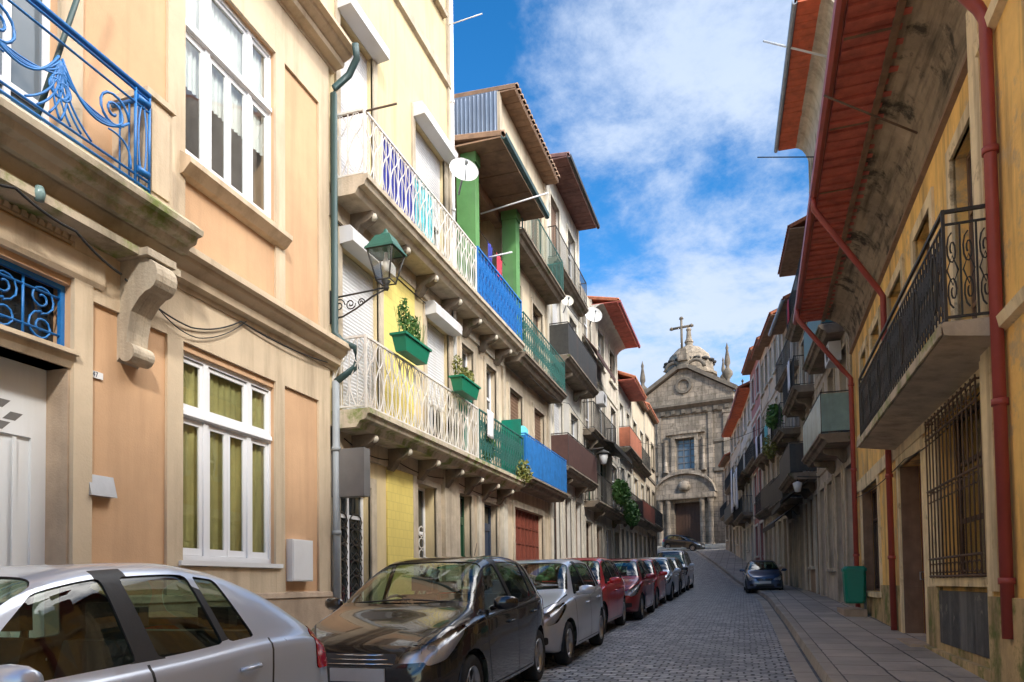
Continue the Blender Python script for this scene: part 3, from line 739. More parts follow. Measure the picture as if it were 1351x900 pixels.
def car_mesh(style):
    if style in CARCACHE: return CARCACHE[style]
    S = STY[style]; Lc = S['L']
    xs = sorted(set([round(x, 4) for x in [0, .01, .03, .06, .1, .15, .21, .28] + [.28 + .085 * i for i in range(1, 200) if .28 + .085 * i < Lc - .25] + [Lc - t for t in (.25, .2, .15, .11, .08, .05, .03, .012, 0)]]))
    rings = []
    for x in xs:
        zt, zb, w_ = pchip(S['zt'], x), pchip(S['zb'], x), pchip(S['w'], x)
        zf = pchip([(0, .34), (.05, .26), (.4, .19), (Lc - .45, .19), (Lc - .1, .27), (Lc, .36)], x)
        zb = min(zb, zt - .03); e = zt - zb; t = min(1, e / .5)
        P = [(0, zf), (w_ * .7, zf), (w_ * .93, zf + .015), (w_ * .985, zf + .09), (w_ * 1.0, zf + (zb - zf) * .42), (w_ * .992, zf + (zb - zf) * .66), (w_ * .975, zb - .05), (w_ * .945, zb),
             (w_ * (.925 - .005 * t), zb + .07 * e), (w_ * (.90 - .09 * t), zb + .48 * e), (w_ * (.87 - .165 * t), zb + .82 * e), (w_ * (.82 - .19 * t), zb + .935 * e), (w_ * (.66 - .13 * t), zb + .985 * e), (w_ * .3, zt - .001), (0, zt)]
        pts = []
        for i in range(len(P) - 1):
            p0 = P[max(0, i - 1)]; p1 = P[i]; p2 = P[i + 1]; p3 = P[min(len(P) - 1, i + 2)]
            for k in range(2):
                u = k / 2
                pts.append(tuple(0.5 * (2 * b + (c - a) * u + (2 * a - 5 * b + 4 * c - d) * u * u + (3 * b - a - 3 * c + d) * u**3) for a, b, c, d in zip(p0, p1, p2, p3)))
        pts.append(P[-1])
        rings.append(pts)
    bm = bmesh.new(); n = len(rings[0]); V = []
    for x, pts in zip(xs, rings):
        row = [bm.verts.new((max(0, y), x, z)) for y, z in pts] + [bm.verts.new((-max(0, y), x, z)) for y, z in pts[1:-1][::-1]]
        V.append(row)
    m = len(V[0])
    for a, b in zip(V, V[1:]):
        for j in range(m): bm.faces.new((a[j], a[(j + 1) % m], b[(j + 1) % m], b[j]))
    # end caps as gridded strips so that patches can be cut in them
    for row in (V[0], V[-1]):
        h = n - 1
        for j in range(h):
            l0, l1 = row[j], row[j + 1]; r0, r1 = row[(m - j) % m], row[(m - j - 1) % m]
            vs = []
            for v in (l0, l1, r1, r0):
                if v not in vs: vs.append(v)
            if len(vs) > 2:
                try: bm.faces.new(vs)
                except ValueError: pass
    bmesh.ops.recalc_face_normals(bm, faces=bm.faces)
    lay = bm.faces.layers.int.new('tag')
    AX = {'side': (1, 2, 0), 'top': (0, 1, 2), 'front': (0, 2, 1)}
    def cut(poly, ax, flt):
        i0, i1, i2 = AX[ax]
        a0, a1 = min(p[0] for p in poly), max(p[0] for p in poly); b0, b1 = min(p[1] for p in poly), max(p[1] for p in poly)
        def near(f):
            us = [v.co[i0] for v in f.verts]; vs = [v.co[i1] for v in f.verts]
            return max(us) > a0 and min(us) < a1 and max(vs) > b0 and min(vs) < b1 and flt(f)
        for k in range(len(poly)):
            p, q = poly[k - 1], poly[k]
            fs = [f for f in bm.faces if near(f)]
            co = [0, 0, 0]; co[i0] = p[0]; co[i1] = p[1]
            no = [0, 0, 0]; no[i0] = q[1] - p[1]; no[i1] = -(q[0] - p[0])
            if Vector(no).length < 1e-7: continue
            g = set(fs)
            for f in fs: g.update(f.edges); g.update(f.verts)
            bmesh.ops.bisect_plane(bm, geom=list(g), plane_co=co, plane_no=no, dist=1e-6)
        return [f for f in bm.faces if near(f) and inside(poly, (f.calc_center_median()[i0], f.calc_center_median()[i1]))]
    def mark(poly, ax, flt, t):
        for f in cut(poly, ax, flt):
            if f[lay] == 0: f[lay] = t
    side = lambda f: abs(f.normal.x) > .45
    zb = lambda x: pchip(S['zb'], x); zt = lambda x: pchip(S['zt'], x)
    top = lambda x, k=.84: zb(x) + k * (zt(x) - zb(x))
    # 1 windscreen 2 side window 3 rear window 4 headlight 5 taillight 6 black 7 seam 8 front grille
    fw, rw, wr = S['fw'], S['rw'], S['wr']
    ar = [(fw if c == 0 else rw, 0) for c in range(2)]
    for c in (fw, rw):
        R1_ = wr + .055
        poly = [(c + R1_ * math.cos(2 * math.pi * k / 20), wr + R1_ * math.sin(2 * math.pi * k / 20)) for k in range(20)]
        for f in cut(poly, 'side', lambda f: abs(f.calc_center_median().x) > .45): f[lay] = 9
    c0, c1 = S['cowl'] + .04, S['ws'] - .02
    up = lambda f: f.normal.z > .2 and f.calc_center_median().y < 2.2
    wc = pchip(S['w'], c0)
    mark(rnd([(-wc * .85, c0 + .03), (0, c0 - .03), (wc * .85, c0 + .03), (wc * .655, c1 + .02), (0, c1 + .05), (-wc * .655, c1 + .02)], .07), 'top', lambda f: f.normal.z > .35 and f.calc_center_median().y < 2.3, 1)
    g0, g1 = S['rg']
    mark(rnd([(-.60, g0), (.60, g0), (.66, g1), (-.66, g1)], .08), 'top', lambda f: f.normal.y > .25 and f.calc_center_median().y > 2.5 and f.calc_center_median().z > 1.0, 3) if style != 'van' else mark(rnd([(-.62, 1.12), (.62, 1.12), (.55, 1.62), (-.55, 1.62)], .08), 'front', lambda f: f.normal.y > .5, 3)
    def wpoly(xa, xb, xb2, xa2, n=6):
        bot = [(xa + (xb - xa) * k / n, zb(xa + (xb - xa) * k / n) + .045) for k in range(n + 1)]
        tp = [(xb2 + (xa2 - xb2) * k / n, top(xb2 + (xa2 - xb2) * k / n, .86)) for k in range(n + 1)]
        return rnd(bot + tp, .035, 2)
    if style == 'rear_hatch':
        wins = [wpoly(1.22, 2.12, 2.09, 1.72), wpoly(2.26, 2.74, 2.66, 2.20), wpoly(2.79, 3.02, 2.88, 2.71, 3)]
        pil = [(2.08, .99), (2.30, .99), (2.25, 1.46), (2.06, 1.46)]
    elif style == 'hatch':
        wins = [wpoly(1.22, 2.14, 2.06, 1.72), wpoly(2.24, 3.06, 3.10, 2.15), wpoly(3.12, 3.40, 3.30, 3.15, 3)]
        pil = [(2.06, .99), (2.32, .99), (2.22, 1.46), (2.0, 1.46)]
    else:
        wins = [wpoly(1.15, 2.1, 2.1, 1.62), wpoly(2.2, 3.2, 3.2, 2.2), wpoly(3.3, 4.15, 4.1, 3.3)]
        pil = [(2.08, 1.08), (2.22, 1.08), (2.22, 1.66), (2.08, 1.66)]
    for wp in wins: mark(wp, 'side', lambda f: side(f) and f.calc_center_median().z > .9, 2)
    mark(pil, 'side', lambda f: side(f) and f.calc_center_median().z > .9, 6)
    if style == 'rear_hatch': mark([(2.66, 1.02), (2.84, 1.04), (2.80, 1.30), (2.60, 1.38)], 'side', lambda f: side(f) and f.calc_center_median().z > .9, 6)
    # lamps
    hz = zt(.12)
    fl = lambda f: f.calc_center_median().y < .8
    mark(rnd([(.05, hz - .17), (.25, hz - .13), (.62, hz + .07), (.66, hz + .13), (.40, hz + .09), (.1, hz - .01)], .03), 'side', lambda f: fl(f) and abs(f.calc_center_median().x) > .40 and f.normal.z < .93, 4)
    for sg in (-1, 1):
        mark(rnd([(sg * .36, hz - .15), (sg * .75, hz - .13), (sg * .75, hz + .0), (sg * .42, hz - .05)], .03), 'front', lambda f: f.calc_center_median().y < .2 and f.normal.y < -.2, 4)
    rz = zb(Lc - .5)
    mark(rnd([(Lc - .32, rz - .24), (Lc + .01, rz - .26), (Lc + .01, rz - .02), (Lc - .12, rz + .06), (Lc - .30, rz + .02)], .04), 'side', lambda f: f.calc_center_median().y > Lc - .6 and abs(f.calc_center_median().x) > .52, 5)
    # grilles, bumper intake, plate seat
    mark(rnd([(-.42, .27), (.42, .27), (.36, .42), (-.36, .42)], .04), 'front', lambda f: f.calc_center_median().y < .3 and f.normal.y < -.1, 6)
    mark(rnd([(-.33, .575), (.33, .575), (.36, hz - .07), (-.36, hz - .07)], .03), 'front', lambda f: f.calc_center_median().y < .25, 8)
    for sg in (-1, 1):
        mark(rnd([(sg * .5, .32), (sg * .66, .34), (sg * .66, .44), (sg * .5, .44)], .03), 'front', lambda f: f.calc_center_median().y < .3 and f.normal.y < -.1, 6)
    # seams: doors, bonnet
    sw = .009
    def seam(pts, ax, flt):
        for p, q in zip(pts, pts[1:]):
            d = (Vector(q) - Vector(p)).normalized() * sw; nn = Vector((-d.y, d.x))
            P_ = [Vector(p) - d * .4 + nn, Vector(q) + d * .4 + nn, Vector(q) + d * .4 - nn, Vector(p) - d * .4 - nn]
            mark([tuple(v) for v in P_], ax, flt, 7)
    sf = lambda f: side(f) and f.calc_center_median().z < 1.15
    if style != 'van':
        seam([(1.10, zb(1.1) + .02), (1.12, .5), (1.2, .27)], 'side', sf); seam([(2.18, zb(2.18) + .02), (2.16, .27)], 'side', sf)
        seam([(3.14, zb(3.1) + .02), (3.10, .72), (2.86, .48), (2.80, .27)], 'side', sf); seam([(1.2, .27), (2.8, .27)], 'side', sf)
    else:
        seam([(1.05, 1.02), (1.1, .5), (1.15, .27)], 'side', sf); seam([(2.15, 1.04), (2.15, .27)], 'side', sf); seam([(3.25, 1.04), (3.2, .5), (3.1, .27)], 'side', sf); seam([(1.15, .27), (3.1, .27)], 'side', sf)
    for sg in (-1, 1):
        seam([(sg * .50, .16), (sg * .70, .5), (sg * .735, .95)], 'top', lambda f: f.normal.z > .4 and f.calc_center_median().y < 1.1)
    # split into meshes
    res = {}
    bm.normal_update()
    def grab(tags, off=0.0, trim=False):
        vm = {}; me = [[], [], []]
        fs = [f for f in bm.faces if f[lay] in tags]
        cnt = {}
        for f in fs:
            for e in f.edges: cnt[e] = cnt.get(e, 0) + 1
            idx = []
            for v in f.verts:
                if v not in vm: vm[v] = len(me[0]); me[0].append(v.co - v.normal * off)
                idx.append(vm[v])
            me[1].append(idx); me[2].append(f[lay])
        rim = []
        for e, c in cnt.items():
            if c == 1 and len(e.link_faces) == 2:
                a, b = e.verts; rim.append([a.co.copy(), b.co.copy(), b.co - b.normal * (off + .004), a.co - a.normal * (off + .004)])
        return me[0], me[1], me[2], rim
    for nm, tg, off in (('body', (0, 6, 7, 8), 0), ('windscreen', (1,), .008), ('side_window', (2,), .010), ('rear_window', (3,), .008), ('headlight', (4,), .004), ('taillight', (5,), -.006)):
        res[nm] = grab(tg, off)
    CARCACHE[style] = (S, res); bm.free()
    return CARCACHE[style]

MESHES = {}
def car(name, label, x, y, paintm, style='hatch', tint='glass_car', full=True, rot=0.0, sc=(1, 1, 1), grillebars=True, group='cars parked nose to tail on the left', cat='car', rack=False):
    """front towards -Y of the street, origin on the ground under the middle of the car"""
    S, res = car_mesh(style); Lc = S['L']
    t = thing(name, label, cat, (x, y, zg(y)), group)
    t.rotation_euler = (R(0) + math.atan((zg(y + 1.3) - zg(y - 1.3)) / 2.6), 0, rot); t.scale = sc
    t['_b'] = (0, 0, 0)
    def mk(nm, mts, build, key=None, par=t, cnt=True):
        k = (style, key or nm)
        if k not in MESHES: MESHES[k] = build()
        o = bpy.data.objects.new(nm, MESHES[k]); COL.objects.link(o); o.parent = par; o['_b'] = (0, 0, 0)
        for i, mm in enumerate(mts):
            if i < len(o.material_slots):
                o.material_slots[i].link = 'OBJECT'; o.material_slots[i].material = MATS[mm]
        return o
    def raw(vs, fs, mi=None, nm=1, smooth=True):
        me = bpy.data.meshes.new('m'); me.from_pydata([Vector((v[0], v[1] - Lc / 2, v[2])) for v in vs], [], fs)
        for _ in range(nm): me.materials.append(MATS['black_trim'])
        if mi: me.polygons.foreach_set('material_index', mi)
        me.polygons.foreach_set('use_smooth', [smooth] * len(fs)); me.update(); return me
    def mbm(m, nm=1):
        me = raw(m.v, m.f, m.mi, nm); me.polygons.foreach_set('use_smooth', m.sm)
        bm = bmesh.new(); bm.from_mesh(me); bmesh.ops.recalc_face_normals(bm, faces=bm.faces); bm.to_mesh(me); bm.free(); return me
    vs, fs, tg, rim = res['body']
    body_ = mk('body', [paintm, 'black_trim'], lambda: raw(vs, fs, [1 if q in (6, 7, 8) else 0 for q in tg], 2))
    for nm in ('windscreen', 'side_window', 'rear_window'):
        V_, F_, _, rim_ = res[nm]
        if nm == 'side_window':
            for sg, k in ((1, 'a'), (-1, 'b')):
                ff = [f for f in F_ if V_[f[0]].x * sg > 0]
                used = sorted(set(i for f in ff for i in f)); mp = {i: j for j, i in enumerate(used)}
                rr = [q for q in rim_ if q[0].x * sg > 0]
                g = mk('side_window', [tint], lambda: raw([V_[i] for i in used], [[mp[i] for i in f] for f in ff]), nm + k)
                if rr: mk('window_seal', ['black_trim'], lambda: raw([p for q in rr for p in q], [[4 * i, 4 * i + 1, 4 * i + 2, 4 * i + 3] for i in range(len(rr))], smooth=False), 'seal' + k, g)
        else:
            g = mk(nm, [tint], lambda: raw(V_, F_), nm)
            if rim_: mk('window_seal', ['black_trim'], lambda: raw([p for q in rim_ for p in q], [[4 * i, 4 * i + 1, 4 * i + 2, 4 * i + 3] for i in range(len(rim_))], smooth=False), 'seal' + nm, g)
    for nm, mt in (('headlight', 'lens'), ('taillight', 'tail_red')):
        V_, F_, _, _ = res[nm]
        for sg, k in ((1, 'a'), (-1, 'b')):
            ff = [f for f in F_ if V_[f[0]].x * sg > 0]
            used = sorted(set(i for f in ff for i in f)); mp = {i: j for j, i in enumerate(used)}
            o = mk(nm, [mt], lambda: raw([V_[i] for i in used], [[mp[i] for i in f] for f in ff]), nm + k)
            if nm == 'headlight':
                def refl():
                    m = MB()
                    ctr = sum((V_[i] for i in used), Vector()) / max(1, len(used))
                    m.add([tuple(V_[i] * 0.0 + Vector((V_[i].x * .94, V_[i].y + .05, V_[i].z - .01))) for i in used], [[mp[i] for i in f] for f in ff], True)
                    hz = pchip(S['zt'], .12)
                    for xx, yy, rr in ((sg * .50, .17, .055), (sg * .63, .24, .045)):
                        m.lathe([(rr, -.06), (rr * .9, -.03), (rr * .55, .0), (.001, .01)], (xx, yy, hz - .055), 12, 'y')
                    return mbm(m)
                mk('reflector', ['lamp_silver'], refl, 'refl' + k, o)
    # wheels
    fw, rw, wr = S['fw'], S['rw'], S['wr']
    def wheel_t():
        m = MB(); m.lathe([(wr * .66, -.09), (wr * .80, -.10), (wr * .95, -.095), (wr, -.07), (wr, .07), (wr * .95, .095), (wr * .80, .10), (wr * .66, .09)], (0, Lc / 2, 0), 28, 'x'); return mbm(m)
    def wheel_r():
        m = MB(); c = (0, Lc / 2, 0)
        m.lathe([(wr * .66, -.08), (wr * .60, -.05), (wr * .60, .05), (wr * .67, .092), (wr * .64, .095), (wr * .59, .05)], c, 28, 'x')
        m.lathe([(.001, .075), (.03, .075), (.055, .06), (.06, .0)], c, 16, 'x')
        for k in range(7):
            g = 2 * math.pi * k / 7
            ca, sa = math.cos(g), math.sin(g)
            def q(r_, tt, xx): return (xx, Lc / 2 + r_ * ca - tt * sa, r_ * sa + tt * ca)
            m.hexa([q(r_, tt, xx) for r_, tw in ((.04, .022), (wr * .62, .014)) for tt in (-tw, tw) for xx in (.02, .062)])
        return mbm(m)
    def wheel_b():
        m = MB(); c = (0, Lc / 2, 0); m.lathe([(.001, -.02), (wr * .52, -.02), (wr * .52, .0), (.001, .0)], c, 20, 'x'); return mbm(m)
    for xx, yy in ((1, fw), (-1, fw), (1, rw), (-1, rw)):
        wpos = pchip(S['w'], yy) - .115
        o = mk('wheel', ['tyre'], wheel_t, 'tyre'); o.location = (xx * wpos, yy - Lc / 2, wr); o.rotation_euler = (0, 0, 0 if xx > 0 else math.pi)
        r_ = mk('rim', ['alloy'], wheel_r, 'rim', o); b_ = mk('brake_disc', ['black_trim'], wheel_b, 'brake', o)
    def liner():
        m = MB()
        for c in (fw, rw):
            for sg in (1, -1):
                rr = wr + .05
                n_ = 14; p = []
                for xx in (.50 * sg, (pchip(S['w'], c) - .03) * sg):
                    for k in range(n_ + 1):
                        g = -.25 + (math.pi + .5) * k / n_
                        p.append((xx, c + rr * math.cos(g), wr + rr * math.sin(g)))
                m.add(p, [(k, k + 1, n_ + 2 + k, n_ + 1 + k) for k in range(n_)] + [tuple(range(n_ + 1))])
        m.box(-.60, .60, .5, Lc - .4, .16, .2)
        return mbm(m)
    mk('underbody', ['black_trim'], liner)
    # mirrors, handles, wipers, plate, trims
    zbm = pchip(S['zb'], 1.3); wm = pchip(S['w'], 1.3)
    for sg in (1, -1):
        def mir():
            m = MB()
            pr = [(0.001, -.115), (.045, -.11), (.066, -.07), (.072, 0), (.062, .07), (.04, .11), (.001, .12)]
            k0 = len(m.v); m.lathe(pr, (0, 0, 0), 14, 'x')
            for v in m.v[k0:]: v.x, v.y, v.z = sg * (wm + .10) + v.x, 1.34 + v.y * .75 + v.x * sg * .25, zbm + .105 + v.z * .95
            m.tube([(sg * (wm * .93), 1.32, zbm + .05), (sg * (wm + .06), 1.34, zbm + .09)], .025, 6)
            return mbm(m)
        o = mk('mirror', [paintm], mir, 'mir%d' % sg)
        for yy in ((1.98, 2.98) if style != 'van' else (1.98, 3.0)):
            zz = pchip(S['zb'], yy) - .13; ww = pchip(S['w'], yy)
            def hd():
                m = MB(); m.tube([(sg * ww * .985, yy - .17, zz), (sg * (ww * .985 + .032), yy - .14, zz + .004), (sg * (ww * .985 + .032), yy - .03, zz + .008), (sg * ww * .985, yy, zz + .01)], .013, 8); return mbm(m)
            mk('door_handle', [paintm], hd, 'hd%d%.1f' % (sg, yy))
    def wip():
        m = MB()
        for x0, x1 in ((-.55, .05), (.08, .62)):
            pts = []
            for k in range(7):
                xx = x0 + (x1 - x0) * k / 6; yy = S['cowl'] + .07 + .0 * k
                pts.append((xx, yy, pchip(S['zt'], yy) + .018 - (abs(xx) * .05)))
            m.tube(pts, .008, 5)
        return mbm(m)
    mk('wiper', ['black_trim'], wip)
    def plate():
        m = MB(); m.box(-.26, .26, -.022, -.005, .455, .565); return mbm(m)
    mk('number_plate', ['plate_white'], plate)
    def gb():
        m = MB(); hz = pchip(S['zt'], .12)
        for k in range(3): m.tube([(-.33, .012 + .02 * k, .60 + .035 * k), (0, -.012 + .02 * k, .60 + .035 * k), (.33, .012 + .02 * k, .60 + .035 * k)], .006, 5)
        return mbm(m)
    mk('grille', ['chrome'], gb)
    def ant():
        m = MB(); ya = Lc - .75; m.tube([(0, ya, pchip(S['zt'], ya) - .01), (0, ya + .14, pchip(S['zt'], ya) + .20)], .004, 5); return mbm(m)
    if style == 'hatch': mk('aerial', ['black_trim'], ant)
    if full:
        def seats():
            m = MB()
            for cx in (-.36, .36):
                m.lathe([(.001, -.1), (.2, -.09), (.24, 0), (.2, .09), (.001, .1)], (cx, 1.95, .55), 12)
                m.hexa([(cx + a, 2.15 + b + (z - .55) * .32, z) for a in (-.22, .22) for b in (-.05, .05) for z in (.5, 1.08)])
                m.hexa([(cx + a, 2.36 + b, z) for a in (-.12, .12) for b in (-.04, .04) for z in (1.12, 1.28)])
            m.hexa([(a, 3.0 + b + (z - .55) * .3, z) for a in (-.62, .62) for b in (-.06, .06) for z in (.5, 1.05)])
            for cx in (-.36, .36): m.hexa([(cx + a, 3.2 + b, z) for a in (-.12, .12) for b in (-.04, .04) for z in (1.07, 1.2)])
            m.hexa([(a, b, z) for a in (-.68, .68) for b in (1.02, 1.42) for z in (.6, .93)])
            m.tube([(-.36 + .18 * math.cos(g), 1.56 + .06 * math.sin(g), .93 + .17 * math.sin(g)) for g in [2 * math.pi * k / 16 for k in range(16)]], .014, 6, True)
            return mbm(m)
        mk('seats', ['seat_fabric'], seats)
    if rack:
        def rk():
            m = MB()
            for yy in (2.0, 3.4): m.box(-.6, .6, yy - .03, yy + .03, 1.9, 1.94)
            for xx in (-.5, .5): m.box(xx - .02, xx + .02, 1.8, 3.8, 1.94, 1.97)
            return mbm(m)
        mk('roof_rack', ['alloy'], rk)
    return t
# ------------------------------------------------------------------ ground, road, pavements
YS = [-60 + 3 * i for i in range(20)] + [i * 1.0 for i in range(0, 112)]
def lerp(pts, y):
    if y <= pts[0][0]: return pts[0][1]
    for a, b in zip(pts, pts[1:]):
        if y <= b[0]: return a[1] + (b[1] - a[1]) * (y - a[0]) / (b[0] - a[0])
    return pts[-1][1]
KR = [(-60, .83), (16, .82), (24, .76), (27, .66), (31, .45), (36, .12), (40, -.28), (45.5, -.92), (53, -1.85), (60, -2.8), (70, -4.2), (71, -4.3)]
KL = [(-60, -4.2), (50, -4.3), (60, -6.2), (70, -8.6)]
def strip(m, xa, xb, dz, y0=-60, y1=111, dzb=None):
    ys = [y for y in YS if y0 <= y <= y1]
    p = [(f(y), y, zg(y) + (dz if i == 0 else (dz if dzb is None else dzb))) for y in ys for i, f in enumerate((xa, xb))]
    m.add(p, [(2 * k, 2 * k + 1, 2 * k + 3, 2 * k + 2) for k in range(len(ys) - 1)])
m = MB()
gy = [-600, -200, -60] + YS[1:] + [160, 300, 900]
gx = [-900, -300, -80, -30, -12, -6, 0, 6, 12, 30, 80, 300, 900]
m.add([(x, y, zg(max(y, -60)) - 0.05) for y in gy for x in gx], [(j * 13 + i, j * 13 + i + 1, j * 13 + i + 14, j * 13 + i + 13) for j in range(len(gy) - 1) for i in range(12)])
tag(m.build('ground', 'earth'), kind='structure')
m = MB(); strip(m, lambda y: lerp(KL, y), lambda y: lerp(KR, y) - .26, 0.0)
tag(m.build('road', 'cobbles', norm=False), kind='structure')
m = MB(); strip(m, lambda y: lerp(KR, y) - .262, lambda y: lerp(KR, y) - .0, 0.004, y1=70)
tag(m.build('gutter_strip', 'kerb_granite', norm=False), kind='structure')
m = MB()
kx = lambda y: lerp(KR, y)
strip(m, lambda y: kx(y) + .03, lambda y: kx(y) + .17, 0.125, y1=70); strip(m, kx, lambda y: kx(y) + .03, -0.02, y1=70, dzb=0.125)
tag(m.build('kerb', 'kerb_granite', norm=False), kind='structure')
m = MB(); strip(m, lambda y: lerp(KR, y) - .035, lambda y: lerp(KR, y) - .001, 0.008, y1=70)
tag(m.build('kerb_shadow_strip', 'board_black', norm=False), kind='structure')  # flat black strip painted for the shaded gap at the kerb foot
m = MB()
strip(m, lambda y: kx(y) + .17, lambda y: kx(y) + 5.0, 0.121, y1=70)
tag(m.build('pavement', 'pavement_slabs', norm=False), kind='structure')
m = MB(); kl = lambda y: lerp(KL, y)
strip(m, lambda y: kl(y) - 4.5, lambda y: kl(y) - .15, 0.121, y1=66); strip(m, lambda y: kl(y) - .15, kl, 0.125, y1=66); strip(m, kl, lambda y: kl(y) + .01, 0.125, y1=66, dzb=-.02)
tag(m.build('pavement', 'pavement_slabs', norm=False), kind='structure')

# ------------------------------------------------------------------ left 1: peach house
ANG_A = -0.016
FA = Fr(-5.6 + 0.016 * 9.75, 0, ANG_A, 1)
A = thing('peach_house', 'peach rendered house with white casement windows, stone string course and scrolled blue balcony', 'house', (-5.5, 3, zg(3)))
aE = FA.s(433)
wl0, wl1 = FA.s(238), FA.s(361)
wlz0, wlz1 = FA.z(300, 742), FA.z(300, 486)
wu0, wu1 = FA.s(241, 200), FA.s(361, 200)
wuz0 = FA.z(300, 250); wuz1 = FA.z(359, 68)
dr1 = FA.s(91, 600); dr0 = dr1 - 1.75
dz1 = FA.z(68, 484, -.1); tz0 = FA.z(78, 463); tz1 = FA.z(82, 372)
print('A', aE, wl0, wl1, wlz0, wlz1, wu0, wu1, wuz0, wuz1, dr0, dr1, dz1, tz0, tz1)
sz1 = FA.z(450, 446, .30); sz0 = FA.z(446, 486, .16)
print('string', sz0, sz1)
slz = FA.z(268, 306, .55)
print('slab', slz)
bw0, bw1 = dr0 + .1, dr1 - .15     # french window behind the balcony
holesA = [(wl0, wl1, wlz0, wlz1), (wu0, wu1, wuz0, wuz1), (dr0, dr1, 0, dz1), (dr0, dr1, tz0, tz1), (bw0, bw1, sz1, sz1 + 2.5)]
for k in (1, 2): holesA += [(wl0 - 4.6 * k, wl1 - 4.6 * k, wlz0, wlz1)]
body(A, FA, -9, aE, -1.2, 12.4, holesA, 'peach_render')
def casement(par, fr, s0, s1, z0, z1, ztr, curtain):
    """three bays, the middle one twice as wide with two sashes; a row of top lights above the transom"""
    d = -.04; W_ = s1 - s0
    x1, x2 = s0 + W_ * .27, s0 + W_ * .735
    m = MB(fr)
    cells = [(s0, x1), (x1, x2), (x2, s1)]
    hs = [(a + .035, b - .035, z0 + .06, ztr - .05) for a, b in cells] + [(a + .035, b - .035, ztr + .05, z1 - .05) for a, b in cells]
    m.holes(s0, s1, z0, z1, hs, d, d - .055)
    for zz in (ztr,): m.extr([(d, zz - .04), (d + .035, zz - .03), (d + .03, zz + .02), (d, zz + .04)], s0 + .02, s1 - .02)
    f = m.build('window', 'white_paint', par)
    q = MB(fr)
    for i, (a, b) in enumerate(cells):
        a += .035; b -= .035
        lows = [(a, b)] if i != 1 else [(a, (a + b) / 2), ((a + b) / 2, b)]
        for c, e in lows: q.holes(c + .003, e - .003, z0 + .063, ztr - .053, [(c + .05, e - .05, z0 + .14, ztr - .11)], d - .02, d - .045)
        q.holes(a + .003, b - .003, ztr + .053, z1 - .063, [(a + .045, b - .045, ztr + .10, z1 - .10)], d - .02, d - .045)
    q.build('sash', 'white_paint', f)
    MB(fr).box(s0 + .01, s1 - .01, d - .038, d - .034, z0 + .05, z1 - .05).build('pane', 'glass_clear', f)
    if curtain:
        c = MB(fr); n = 60
        zc = z1
        c.add([(s0 + W_ * k / n, d - .085 + .012 * math.sin(k * 1.7) + .006 * math.sin(k * .6), z) for k in range(n + 1) for z in (z0, zc)], [(2 * k, 2 * k + 1, 2 * k + 3, 2 * k + 2) for k in range(n)], True)
        c.build('curtain', curtain, f)
    return f
casement(A, FA, wl0, wl1, wlz0, wlz1, FA.z(300, 560), 'curtain_olive')
for k in (1, 2): casement(A, FA, wl0 - 4.6 * k, wl1 - 4.6 * k, wlz0, wlz1, FA.z(300, 560), 'curtain_olive')
fu = casement(A, FA, wu0, wu1, wuz0, wuz1, FA.z(300, 84), None)
c = MB(FA); n = 70
for a, b in ((wu0 + .05, wu1 - .05),):
    c.add([(a + (b - a) * k / n, -.14 + .015 * math.sin(k * 1.9), z) for k in range(n + 1) for z in (wuz0 + .9, wuz1)], [(2 * k, 2 * k + 1, 2 * k + 3, 2 * k + 2) for k in range(n)], True)
c.build('curtain', 'pvc_white', fu)  # pale curtain widened to stand in for sky reflected in the panes
# sills
MB(FA).extr([(-.1, wlz0 - .0), (.07, wlz0 - .0), (.07, wlz0 - .05), (.0, wlz0 - .06), (-.1, wlz0 - .06)], wl0 - .06, wl1 + .1).build('sill', 'pvc_white', A)
MB(FA).extr([(-.1, wuz0), (.03, wuz0), (.17, wuz0 - .09), (.17, wuz0 - .15), (.08, wuz0 - .24), (.0, wuz0 - .26), (-.1, wuz0 - .2)], wu0 - .08, wu1 + .16).build('sill', 'peach_trim', A)
# trims around panels
m = MB(FA)
for a, b in ((FA.s(217, 600), wl0 - .0), (wl1 + .0, FA.s(373, 600)), (FA.s(418, 600), aE)):
    m.box(a, b, .002, .035, 1.35, sz0 + .02)
m.box(dr1 + .0, FA.s(116, 600), .002, .05, .6, sz0 + .02)
zf = FA.z(300, 484) + .06
m.box(FA.s(116, 600) + .001, aE - .001, .002, .034, zf, sz0 + .02)
m.box(FA.s(217, 600) + .001, wl1 + .2, .002, .033, 1.35, wlz0 - .06)
m.build('frame_moulding', 'peach_trim', A)
m = MB(FA)
for a, b in ((FA.s(218, 200), wu0), (wu1, FA.s(373, 200)), (FA.s(418, 200), aE), (-9, bw0 - .3)):
    m.box(a, b, .002, .035, sz1, 9.1)
m.box(wu0, aE - .001, .002, .034, wuz1, 9.1)
m.box(bw0 - .3, bw0, .002, .045, sz1, sz1 + 2.8); m.box(bw1, bw1 + .22, .002, .045, sz1, sz1 + 2.8); m.box(bw0, bw1, .002, .044, sz1 + 2.5, sz1 + 2.8)
m.build('frame_moulding', 'peach_trim', A)
